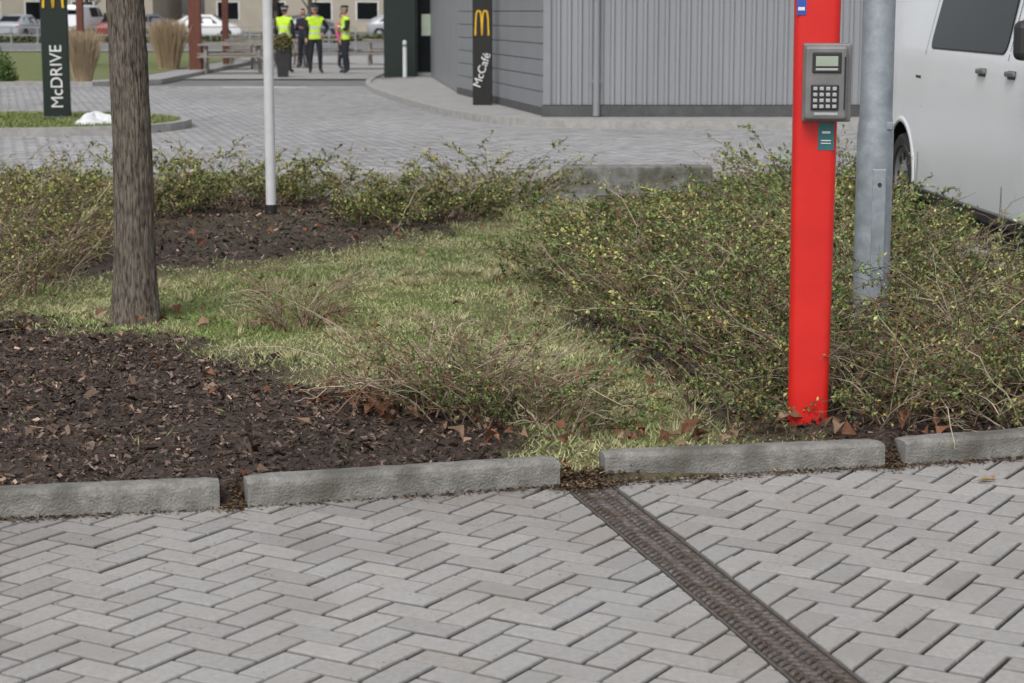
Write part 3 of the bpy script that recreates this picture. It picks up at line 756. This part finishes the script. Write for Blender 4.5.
def car(name,loc,rz,col,estate=False):
    r=empty(name,loc,rz); m=pmat('car_paint',col,tuple(c*.95 for c in col),rough=.3,coat=.4)
    zr=1.45
    secs=[(0,.38,.85,.72,.80,.6),(.08,.26,.9,.80,.93,.66),(.3,.2,.92,.86,1.02 if not estate else 1.2,.66),(.95,.18,.92,.88,1.36 if not estate else zr,.62),(1.6,.18,.92,.88,zr,.62),(2.5,.18,.90,.88,zr,.62),(3.2,.18,.88,.87,1.02,.68),(3.8,.2,.8,.85,.86,.66),(4.15,.24,.7,.78,.70,.6),(4.25,.3,.6,.7,.55,.5)]
    b=loft_body('body',secs,[m,M['black']],r); bpy.context.view_layer.update(); arches(b,((.8,.31),(3.35,.31)),.35,.9)
    b.data.polygons.foreach_set('use_smooth',[True]*len(b.data.polygons)); b.data.set_sharp_from_angle(angle=R(30))
    patch('side_window',secs,[(.75,.97),(1.72,.95),(1.72,1.33),(1.1,1.30)],M['glass'],r,.006,.05)
    patch('front_window',secs,[(1.80,.95),(2.85,.94),(2.42,1.32),(1.80,1.33)],M['glass'],r,.006,.05)
    mesh('windscreen',[(3.16,-.62,1.055),(3.16,.62,1.055),(2.54,.56,1.455),(2.54,-.56,1.455)],[(0,1,2,3)],M['glass'],parent=r)
    mesh('rear_window',[(.34,-.58,1.06),(.34,.58,1.06),(.92,.55,1.375),(.92,-.55,1.375)],[(0,3,2,1)],M['glass'],parent=r)
    for s in(.8,3.35):
        for sd in(-1,1): wheel('wheel',s,sd*.86,.31,r,sd)
    for sd in(-1,1): box('tail_light',(.05,sd*.66,.78),(.08,.2,.12),M['red'],.02,r); box('head_light',(4.1,sd*.6,.66),(.12,.28,.12),M['alloy'],.03,r)
    return r
car('parked_car',(-20.2,120,0),0,(.7,.71,.72)); car('parked_car',(-25.5,132,0),R(10),(.09,.1,.12),True); car('parked_car',(-29.5,118,0),R(80),(.35,.37,.4))
car('parked_car',(-14.5,124,0),R(0),(.05,.06,.09)); car('parked_car',(-36,122,0),R(5),(.3,.05,.04)); car('parked_car',(-9.0,126,0),R(0),(.3,.32,.34),True); car('parked_car',(-22.5,113,0),R(82),(.25,.05,.04))
van('parked_van',(-24.6,112,0),R(88),M['van'])

# ------------------------------------------------------------ restaurant building
def building():
    r=empty('restaurant_building',(-.04,-2.0,0))
    def corr(x0,x1,y,z0,z1):
        V=[];F=[];p=.158;x=x0
        pts=[]
        while x<x1:
            for a,d in((0,0),(.08,0),(.099,-.045),(.139,-.045)): pts.append((x+a,y+d))
            x+=p
        for a,b in pts: V+=[(a,b,z0),(a,b,z1)]
        for i in range(len(pts)-1): F.append((2*i,2*i+2,2*i+3,2*i+1))
        return mesh('corrugated_wall',V,F,M['clad'],parent=r)
    corr(.60,9.2,31.5,.26,4.0)
    box('corner_post',(.55,31.5,2.13),(.11,.13,3.74),M['clad2'],.005,r)
    V=[(.56,31.56,.1),(9.2,31.56,.1),(9.2,50,.1),(-1.9,50,.1),(-.95,39.9,.1)]
    V2=[(a,b,3.98) for a,b,_ in V]
    mesh('volume',V+V2,[(0,1,6,5),(1,2,7,6),(2,3,8,7),(3,4,9,8),(4,0,5,9),(5,6,7,8,9)],M['clad2'],parent=r)
    box('plinth',(4.85,31.48,.17),(8.75,.1,.16),M['plinth'],0,r)
    dx,dy=-.95-.56,39.9-31.56; L=math.hypot(dx,dy); an=math.atan2(dy,dx)
    for i in range(16):
        z=.32+i*.235
        box('side_board',(.56+dx/2-.03,31.56+dy/2,z),(L-.1,.03,.222),M['clad2'],.004,r,an)
    box('side_plinth',(.56+dx/2-.03,31.56+dy/2,.15),(L,.04,.12),M['plinth'],0,r,an)
    box('fascia',(4.6,31.35,4.1),(9.6,.5,.35),M['sblack'],.02,r)
    cyl('downpipe',(1.27,31.38,.1),(1.27,31.38,3.9),.05,.05,M['clad2'],16,r)
    for z in(.6,2.0): box('pipe_bracket',(1.27,31.41,z),(.14,.06,.04),M['clad2'],.005,r)
    box('entrance_wall',(-1.1,50.1,1.9),(2.5,.2,3.6),M['clad2'],.01,r)
    for x in(-1.95,-1.25):
        box('door_frame',(x,49.96,1.2),(.62,.06,2.2),M['clad'],.01,r); box('door_glass',(x,49.92,1.2),(.50,.03,2.0),M['glass'],.0,r)
    box('door_poster',(-1.95,49.90,1.3),(.3,.01,.5),M['lcd'],0,r)
    box('door_poster',(-1.25,49.90,1.5),(.3,.01,.4),M['facade'],0,r)
    box('portal_column',(-2.60,50.0,2.0),(.76,.8,3.9),M['dgreen'],.02,r)
    box('entrance_roof',(-2.0,51,4.1),(4,4,.3),M['sblack'],.02,r)
building()
def mshape(name,x,y,z,w,h,rz,parent):
    V=[];F=[]
    path=[]
    for i in range(13):
        t=i/12; path.append((-w/2+w/2*t, h*(1-(2*t-1)**4)**.6 if 0<t<1 else 0))
    path2=[(a+w/2,b) for a,b in path]
    for P in(path,path2):
        o=len(V)
        for i,(a,b) in enumerate(P):
            p0=P[max(i-1,0)];p1=P[min(i+1,12)]; d=Vector((p1[0]-p0[0],p1[1]-p0[1])).normalized(); nx,nz=-d.y,d.x; ww=w*.055
            V+=[(a+nx*ww,-.01,b+nz*ww),(a-nx*ww,-.01,b-nz*ww)]
        for i in range(12): F.append((o+2*i,o+2*i+1,o+2*i+3,o+2*i+2))
    o=mesh(name,V,F,M['yellow'],parent=parent); o.location=(x,y,z); o.rotation_euler=(0,0,rz); return o
def signs():
    cs=empty('wall_sign',(-.485,33.2,0),R(-8))
    box('panel',(0,0,1.47),(.32,.08,2.76),M['sblack'],.01,cs)
    mshape('arches',0,-.045,1.22,.22,.40,0,cs)
    text('lettering','McCafé',.19,(0,-.05,.66),(R(90),R(-72),0),M['signw'],cs)
    s=empty('drive_sign',(-6.60,29.2,0),R(6))
    box('slab',(0,0,1.7),(.38,.16,3.2),M['dgreen'],.015,s)
    box('foot',(0,0,.08),(.5,.3,.06),M['plinth'],.01,s)
    text('lettering','McDRIVE',.245,(.02,-.09,.68),(R(90),R(-90),0),M['signw'],s,.004,.95)
    mshape('arches',0,-.095,1.66,.28,.30,0,s)
signs()
def slab(name,outline,z,m):
    n=len(outline); V=[(a,b,-.03) for a,b in outline]+[(a,b,z) for a,b in outline]
    F=[(i,(i+1)%n,n+(i+1)%n,n+i) for i in range(n)]+[tuple(range(n,2*n))]
    return mesh(name,V,F,[m,M['kerbfar']],mi=[1]*n+[0])
def smooth_poly(p,it=3):
    for _ in range(it):
        q=[]
        for i in range(len(p)):
            a=p[i];b=p[(i+1)%len(p)]; q+=[(a[0]*.75+b[0]*.25,a[1]*.75+b[1]*.25),(a[0]*.25+b[0]*.75,a[1]*.25+b[1]*.75)]
        p=q
    return p
def kerbring(name,outline,w,z):
    out=outline; n=len(out); sgn=1 if area(out)>0 else -1; inn=inset(out,w*sgn) 
    V=[(a,b,-.02) for a,b in out]+[(a,b,z) for a,b in out]+[(a,b,z) for a,b in inn]+[(a,b,z-.05) for a,b in inn]; F=[]
    for i in range(n):
        j=(i+1)%n
        for k in range(3): F.append((k*n+i,k*n+j,(k+1)*n+j,(k+1)*n+i))
    return mesh(name,V,F,M['kerbfar'])
def insx(o,d): return inset(o,d*(1 if area(o)>0 else -1))
o1=smooth_poly([(-3.3,48),(-3.2,42.6),(-2.0,35.6),(-.75,29.9),(.6,27.9),(3,27.8),(12,28.0),(12,48)],2)
slab('sidewalk',insx(o1,.1),.085,M['pave2']); kerbring('sidewalk_kerb',o1,.12,.11)
o2=smooth_poly([(-16,26.3),(-9,25.8),(-5.2,26.2),(-4.3,28),(-5.2,30.6),(-9,31.2),(-16,31.2)],2)
slab('grass_island',insx(o2,.1),.07,M['lawn']); kerbring('island_kerb',o2,.14,.11)
o3=[(-60,46.5),(-10.5,46.5),(-9.3,49),(-9.5,80),(-60,80)]
slab('lawn',o3,.03,M['lawn']); kerbring('lawn_kerb',[(-60,44.2),(-9.2,44.2),(-8.0,46),(-8.2,82),(-60,82)],.15,.09)
slab('footpath',[(-60,44.4),(-9.3,44.4),(-8.2,46.1),(-8.4,81),(-60,81)],.012,M['pave2'])
mesh('patio',[(-8.0,49,-.004),(-3.4,49,-.004),(-3.4,75,-.004),(-8.0,75,-.004)],[(0,1,2,3)],M['pave2'])
box('road_marking',(-5.3,43.2,.006),(1.8,.25,.004),M['whiteP'])
mesh('far_road',[(-80,86,.01),(60,86,.01),(60,105,.01),(-80,105,.01)],[(0,1,2,3)],M['ground'])
def snowp():
    V=[];F=[];n=40;m=12
    for i in range(m+1):
        t=i/m
        for k in range(n):
            a=2*math.pi*k/n; rr=(1-t)**.6*(.26+.08*math.sin(3*a+1)+.05*math.sin(5*a)); q=noise.noise(Vector((rr*math.cos(a)*9,rr*math.sin(a)*9,t*3)))
            V.append((rr*math.cos(a)*1.2,rr*math.sin(a),t*.15*(1+.3*math.sin(2*a))+q*.03))
    for i in range(m):
        for k in range(n): F.append((i*n+k,i*n+(k+1)%n,(i+1)*n+(k+1)%n,(i+1)*n+k))
    o=mesh('snow_pile',V,F,M['snow'],smooth=True); o.location=(-5.75,27.7,.06)
snowp()

def tuft(name,x,y,h,rad,n,c1,c2,z0=.02,up=1.3):
    npm=NPM(); a=rng.uniform(0,6.28,n); r=rng.uniform(0,rad*.5,n)
    base=np.stack([x+r*np.cos(a),y+r*np.sin(a),np.full(n,z0)],1)
    pts=grow(base,a,rng.uniform(up,1.57,n),rng.uniform(1.1,1.55,n),rng.uniform(.5,1.1,n)*h,6,.04)
    col=np.array([c1])+(np.array([c2])-np.array([c1]))*rng.uniform(size=(n,1))
    tubes(npm,pts,np.tile(np.linspace(.008,.005,6),(n,1)),col,0)
    return npm.build(name,[M['attr']])
tuft('ornamental_grass',-9.62,45.2,1.08,.36,1500,(.55,.44,.30),(.36,.28,.18))
tuft('ornamental_grass',-9.6,56.5,1.30,.55,1700,(.55,.43,.29),(.36,.28,.18))
tuft('ornamental_grass',-12.8,60,1.1,.5,900,(.5,.4,.25),(.32,.24,.14))
def bushball(name,x,y,rx,h,n,c,z0=0):
    npm=NPM(); d=unit(rng.normal(0,1,(n,3))); d[:,2]=np.abs(d[:,2]); rr=rng.uniform(.55,1.05,n)[:,None]*(1+.15*np.sin(d[:,:1]*7)*np.cos(d[:,1:2]*6))
    P=np.array([x,y,z0])+d*rr*np.array([rx,rx,h]); 
    leaves(npm,P,rng.normal(0,1,(n,3)),d+rng.normal(0,.4,(n,3)),np.full(n,.07),np.full(n,.045),np.array([c])*rng.uniform(.5,1.6,(n,1)),0)
    return npm.build(name,[M['leaf']])
bushball('green_shrub',-11.6,44.9,.55,.85,3500,(.08,.13,.035))
def blades(name,poly,z,n,c,hh):
    npm=NPM(); P2=np.array(poly); x=rng.uniform(P2[:,0].min(),P2[:,0].max(),n);y=rng.uniform(P2[:,1].min(),P2[:,1].max(),n)
    k=polysd(x,y,P2)>.15; x=x[k];y=y[k];n=len(x); az=rng.uniform(0,6.28,n);el=rng.uniform(.4,1.4,n)
    leaves(npm,np.stack([x,y,np.full(n,z)],1),np.stack([np.cos(el)*np.cos(az),np.cos(el)*np.sin(az),np.sin(el)],1),rng.normal(0,1,(n,3)),rng.uniform(.6,1.3,n)*hh,np.full(n,.016),np.array([c])*rng.uniform(.6,1.5,(n,1)),0)
    npm.build(name,[M['leaf']])
blades('island_grass',o2,.065,40000,(.19,.23,.08),.06)

# ------------------------------------------------------------ patio furniture, people
def picnic(x,y,rz):
    r=empty('picnic_table',(x,y,0),rz)
    for i in range(5): box('top_plank',(0,-.3+i*.15,.75),(1.8,.135,.04),M['woodg'],.004,r)
    for s in(-1,1):
        for k in(0,1): box('seat_plank',(0,s*(.62+k*.15),.45),(1.8,.135,.04),M['woodg'],.004,r)
        box('crossbar',(s*.65,0,.41),(.06,1.6,.036),M['woodg'],0,r)
        for t in(-1,1): cyl('leg',(s*.69,t*.55,0),(s*.69,t*.2,.73),.035,.035,M['woodg'],8,r)
for x,y,a in((-7.35,53.2,.1),(-8.0,57,.2),(-6.9,59.6,-.1),(-4.0,57.5,.1),(-7.9,62,.2),(-6.0,63,-.1),(-3.7,62.5,.0),(-8.6,67,.1)): picnic(x,y,a)
def pergola():
    r=empty('pergola',(-8.85,56.5,0))
    for x in(0,-3.2):
        for y in(0,6): box('post',(x,y,1.5),(.34 if x==0 and y==0 else .18,.22,3.0),M['wood'],.01,r)
    for y in(0,6): box('beam',(-1.6,y,3.09),(4.0,.16,.18),M['wood'],.01,r)
    for i in range(8): box('rafter',(.1-i*.5,3,3.25),(.08,7,.12),M['wood'],.0,r)
pergola()
def planter(x,y):
    r=empty('planter',(x,y,0))
    prof=[(.17,0),(.24,.72),(.26,.72),(.26,.76),(.21,.76),(.20,.68),(.001,.68)]
    o=lathe('tub',prof,M['dark'],4,r,sharp=20); o.rotation_euler=(0,0,R(45))
    b=bushball('planter_foliage',0,0,.26,.38,900,(.12,.11,.04),z0=.70); b.parent=r
planter(-5.72,50.4)
def bollard(x,y):
    r=empty('bollard',(x,y,0)); cyl('post',(0,0,0),(0,0,.92),.05,.05,M['whiteP'],16,r); cyl('cap',(0,0,.92),(0,0,.95),.052,.03,M['whiteP'],16,r); cyl('band',(0,0,.80),(0,0,.86),.053,.053,M['terminal'],16,r)
bollard(-2.50,47.1)

def person(x,y,rz,pose='hang',vest=True,hgt=1.0,top=None,cap=True,trs=None):
    r=empty('person',(x,y,0),rz); r.scale=(hgt,)*3
    P={'pel':((0,0,.96),(.15,.115)),'sp':((0,.01,1.12),(.145,.11)),'ch':((0,.01,1.32),(.175,.125)),'nb':((0,.0,1.455),(.075,.07)),'nk':((0,-.012,1.54),(.055,.055))}
    E=[('pel','sp'),('sp','ch'),('ch','nb'),('nb','nk')]
    st=random.uniform(-.03,.03)
    for s,t in((-1,'L'),(1,'R')):
        P['hp'+t]=((s*.095,0,.90),(.105,.105)); P['kn'+t]=((s*(.12),-.02+s*st,.50),(.07,.07)); P['ca'+t]=((s*.128,.02+s*st,.34),(.063,.063)); P['an'+t]=((s*.135,.03+s*st,.10),(.05,.05)); P['to'+t]=((s*.165,-.13+s*st,.045),(.045,.038)); 
        E+=[('pel','hp'+t),('hp'+t,'kn'+t),('kn'+t,'ca'+t),('ca'+t,'an'+t),('an'+t,'to'+t)]
        P['sh'+t]=((s*.19,.01,1.415),(.075,.075))
        if pose=='hang' or (pose=='mix' and s<0): el=(s*.255,.03,1.13);wr=(s*.25,-.07,.90)
        elif pose=='hips' or pose=='mix': el=(s*.36,.06,1.17);wr=(s*.19,-.08,1.03)
        elif pose=='fold': el=(s*.25,-.04,1.14);wr=(s*.02,-.20,1.20+s*.03)
        else: el=(s*.24,.02,1.13);wr=(s*.15,-.24,1.18)
        P['el'+t]=(el,(.053,.053)); P['wr'+t]=(wr,(.038,.038))
        E+=[('ch','sh'+t),('sh'+t,'el'+t),('el'+t,'wr'+t)]
    ks=list(P); me=bpy.data.meshes.new('body'); me.from_pydata([P[k][0] for k in ks],[(ks.index(a),ks.index(b)) for a,b in E],[])
    o=bpy.data.objects.new('skel',me); COL.objects.link(o)
    o.modifiers.new('s','SKIN'); 
    for i,k in enumerate(ks):
        me.skin_vertices[0].data[i].radius=P[k][1]; me.skin_vertices[0].data[i].use_root=(k=='pel')
    sb=o.modifiers.new('ss','SUBSURF'); sb.levels=3
    dg=bpy.context.evaluated_depsgraph_get(); dg.update(); m2=bpy.data.meshes.new_from_object(o.evaluated_get(dg)); bpy.data.objects.remove(o)
    m2.materials.clear()
    ms=[trs or M['cloth'],M['vest'] if vest else (top or M['cloth']),M['refl'],M['skin'],M['dark'],top or M['cloth']]
    for m in ms: m2.materials.append(m)
    mi=[]
    for p in m2.polygons:
        c=p.center; z=c.z; armx=abs(c.x)>.20 or (abs(c.x)>.10 and c.y<-.16)
        if pose in('hips','mix') and abs(c.x)>.19: armx=True
        if z<.10: k=4
        elif z<.90: k=0
        elif z>1.49: k=3
        elif vest and not (armx and z<1.40): k=2 if (1.02<z<1.07 or 1.17<z<1.22) else 1
        else: k=5
        if z<.94 and abs(c.x)>.2: k=5
        mi.append(k)
    m2.polygons.foreach_set('material_index',mi); m2.polygons.foreach_set('use_smooth',[True]*len(mi))
    b=bpy.data.objects.new('body',m2); COL.objects.link(b); b.parent=r
    V=[];F=[];n=24;m=18
    for i in range(m+1):
        th=math.pi*i/m
        for k in range(n):
            ph=2*math.pi*k/n; X=math.sin(th)*math.cos(ph);Y=math.sin(th)*math.sin(ph);Z=math.cos(th)
            jaw=1-.25*max(0,-Z)**1.3
            yy=Y*.095*jaw; 
            if Y<0: yy-=.012*math.exp(-((Z+.12)**2)/.02-(X**2)/.02)
            if Y<0: yy+=.006*math.exp(-((Z-.10)**2)/.012-((abs(X)-.38)**2)/.03)
            V.append((X*.076*jaw,yy-.015,1.645+Z*.115))
    for i in range(m):
        for k in range(n): F.append((i*n+k,(i+1)*n+k,(i+1)*n+(k+1)%n,i*n+(k+1)%n))
    mi=[]
    for f in F:
        c=sum((Vector(V[q]) for q in f),Vector())/4; 
        mi.append(1 if c.z>1.70 or (c.y>.0 and c.z>1.60) else 0)
    mesh('head',V,F,[M['skin'],M['hair']],mi=mi,parent=r,smooth=True)
    for s in(-1,1):
        box('ear',(s*.078,-.005,1.645),(.014,.03,.055),M['skin'],.006,r)
        o=lathe('eye',[(.001,-.012),(.009,-.006),(.012,0),(.009,.006),(.001,.01)],M['dark'],10,r,'Y'); o.location=(s*.030,-.099,1.657)
    box('mouth',(0,-.098,1.60),(.04,.006,.008),M['pink'],.002,r)
    if cap:
        lathe('cap',[(.088,1.68),(.095,1.70),(.105,1.745),(.10,1.765),(.05,1.78),(.001,1.782)],M['dark'],24,r).location=(0,-.01,0)
        lathe('cap_band',[(.091,1.683),(.0965,1.70),(.0975,1.715)],M['refl'],24,r).location=(0,-.01,0)
        mesh('cap_peak',[(-.07,-.08,1.69),(.07,-.08,1.69),(.05,-.15,1.675),(-.05,-.15,1.675),(-.07,-.08,1.697),(.07,-.08,1.697),(.05,-.15,1.682),(-.05,-.15,1.682)],[(0,3,2,1),(4,5,6,7),(0,1,5,4),(1,2,6,5),(2,3,7,6),(3,0,4,7)],M['dark'],parent=r)
    for s,t in((-1,'L'),(1,'R')):
        w=Vector(P['wr'+t][0]);e=Vector(P['el'+t][0]); d=(w-e).normalized(); sd=Vector((0,1,0)) if abs(d.y)<.8 else Vector((s,0,0)); sd=(sd-d*sd.dot(d)).normalized(); nn=d.cross(sd)
        cyl('palm',w-d*.02,w+d*.08,.026,.034,M['skin'],10,r)
        npm=NPM()
        for q in range(5):
            if q<4: b0=w+d*.075+sd*(-.027+.018*q); L=(.06,.075,.07,.055)[q]; dv=d
            else: b0=w+d*.03+sd*.03; L=.055; dv=(d+sd*.9).normalized()
            pts=np.array([[list(b0),list(b0+dv*L*.5+nn*.006*s),list(b0+dv*L*.85+nn*.02*s),list(b0+dv*L+nn*.032*s)]])
            tubes(npm,pts,np.array([[.0095,.009,.008,.005]]),np.array([[1.,1,1]]),0,6)
        h=npm.build('fingers',[M['skin']],True); h.parent=r
    return r
person(-6.02,53.6,R(160),'hang'); person(-5.18,53.2,R(15),'mix'); person(-4.36,52.9,R(-70),'fold')
person(-4.80,57.2,R(60),'hang',vest=False,top=M['pink'],cap=False,hgt=.90); person(-6.0,58.2,R(-30),'front',vest=False,cap=False,hgt=.97)

# ------------------------------------------------------------ distant backdrop
def far():
    def bld(x,y,w,d,h,m,fl,cols):
        r=empty('apartment_building',(x,y,0)); box('walls',(0,0,h/2),(w,d,h),m,0,r)
        V=[(-w/2-.4,-d/2-.4,h),(w/2+.4,-d/2-.4,h),(w/2+.4,d/2+.4,h),(-w/2-.4,d/2+.4,h),(-w/2+2,0,h+3),(w/2-2,0,h+3)]
        mesh('roof',V,[(0,1,5,4),(2,3,4,5),(1,2,5),(3,0,4),(3,2,1,0)],M['roof'],parent=r)
        for f in range(fl):
            for c in range(cols):
                X=-w/2+(c+.5)*w/cols; Z=1.7+f*(h/fl)
                box('window_frame',(X,-d/2-.02,Z),(w/cols*.5,.06,1.5),M['signw'],0,r); box('window_pane',(X,-d/2-.06,Z),(w/cols*.44,.04,1.36),M['glass'],0,r)
    bld(-48,165,40,14,10,M['facade'],3,11); bld(-8,172,34,14,12,M['facade'],4,9); bld(40,180,50,14,9,M['facade'],3,12); bld(-100,175,50,14,9,M['facade'],3,12)
    r=empty('railing_fence',(-45,84,0))
    for i in range(36): box('post',(i*1.1,0,.5),(.06,.06,1.0),M['alloy'],0,r)
    for z in(.3,.65,.98): box('rail',(19.2,0,z),(38.5,.05,.05),M['alloy'],0,r)
    npm=NPM()
    for k in range(26):
        x=-85+k*6+random.uniform(-2,2); y=148+random.uniform(-5,5)
        b=np.array([[x,y,0.]]); t=grow(b,np.array([0.]),np.array([1.5]),np.array([1.55]),np.array([4.]),6,.04)
        tubes(npm,t,np.array([np.linspace(.2,.12,6)]),np.array([[.10,.085,.07]]),0,6)
        n=14; p=t[0,rng.integers(2,6,n)]; pts=grow(p,rng.uniform(0,6.28,n),rng.uniform(.5,1.1,n),rng.uniform(.8,1.4,n),rng.uniform(2,4.5,n),6,.1)
        tubes(npm,pts,np.tile(np.linspace(.07,.02,6),(n,1)),np.tile([[.10,.085,.07]],(n,1)),0,4)
        for rep in range(2):
            N=len(pts);m=6; bb=pts[np.arange(N)[:,None],rng.integers(1,pts.shape[1],(N,m))].reshape(-1,3)
            pts=grow(bb,rng.uniform(0,6.28,N*m),rng.uniform(.2,1.2,N*m),rng.uniform(.5,1.4,N*m),rng.uniform(.6,1.5,N*m),4,.15)
            tubes(npm,pts,np.tile(np.linspace(.02,.008,4),(N*m,1)),np.tile([[.11,.09,.07]],(N*m,1)),0,3)
    npm.build('distant_trees',[M['twig']])
    npm=NPM(); n=14000
    x=rng.uniform(-90,30,n); P=np.stack([x,108+rng.uniform(-.4,.4,n),rng.uniform(0,.35,n)],1)
    leaves(npm,P,rng.normal(0,1,(n,3)),rng.normal(0,1,(n,3)),np.full(n,.22),np.full(n,.15),np.array([[.10,.11,.05]])*rng.uniform(.5,1.6,(n,1)),0)
    npm.build('low_hedge',[M['attr']])
far()

# ------------------------------------------------------------ light, camera
w=bpy.data.worlds.new('World'); scene.world=w; w.use_nodes=True; nt=w.node_tree
bg=nt.nodes['Background']; sky=nd(nt,'ShaderNodeTexSky',sky_type='NISHITA'); sky.sun_disc=False; sky.sun_elevation=R(50); sky.sun_rotation=R(200); sky.air_density=1.0; sky.dust_density=3.5
hs=nd(nt,'ShaderNodeHueSaturation'); hs.inputs['Saturation'].default_value=.30
nt.links.new(sky.outputs[0],hs.inputs['Color']); nt.links.new(hs.outputs[0],bg.inputs['Color']); bg.inputs['Strength'].default_value=.15
l=bpy.data.lights.new('sun','SUN'); l.energy=1.5; l.angle=R(24); l.color=(1,.98,.95)
lo=bpy.data.objects.new('sun',l); COL.objects.link(lo)
az=R(200); el=R(50)
sd=Vector((math.sin(az)*math.cos(el),math.cos(az)*math.cos(el),math.sin(el)))
lo.rotation_euler=sd.to_track_quat('Z','Y').to_euler()
cam=bpy.data.cameras.new('camera'); co=bpy.data.objects.new('camera',cam); COL.objects.link(co); scene.camera=co
co.location=(0,0,1.6); co.rotation_euler=(R(90-9.355),0,0); cam.lens=70.3; cam.sensor_width=36; cam.clip_start=.05; cam.clip_end=3000
cam.dof.use_dof=True; cam.dof.focus_distance=8.0; cam.dof.aperture_fstop=6.5
scene.view_settings.view_transform='Standard'; scene.view_settings.look='None'; scene.view_settings.exposure=0
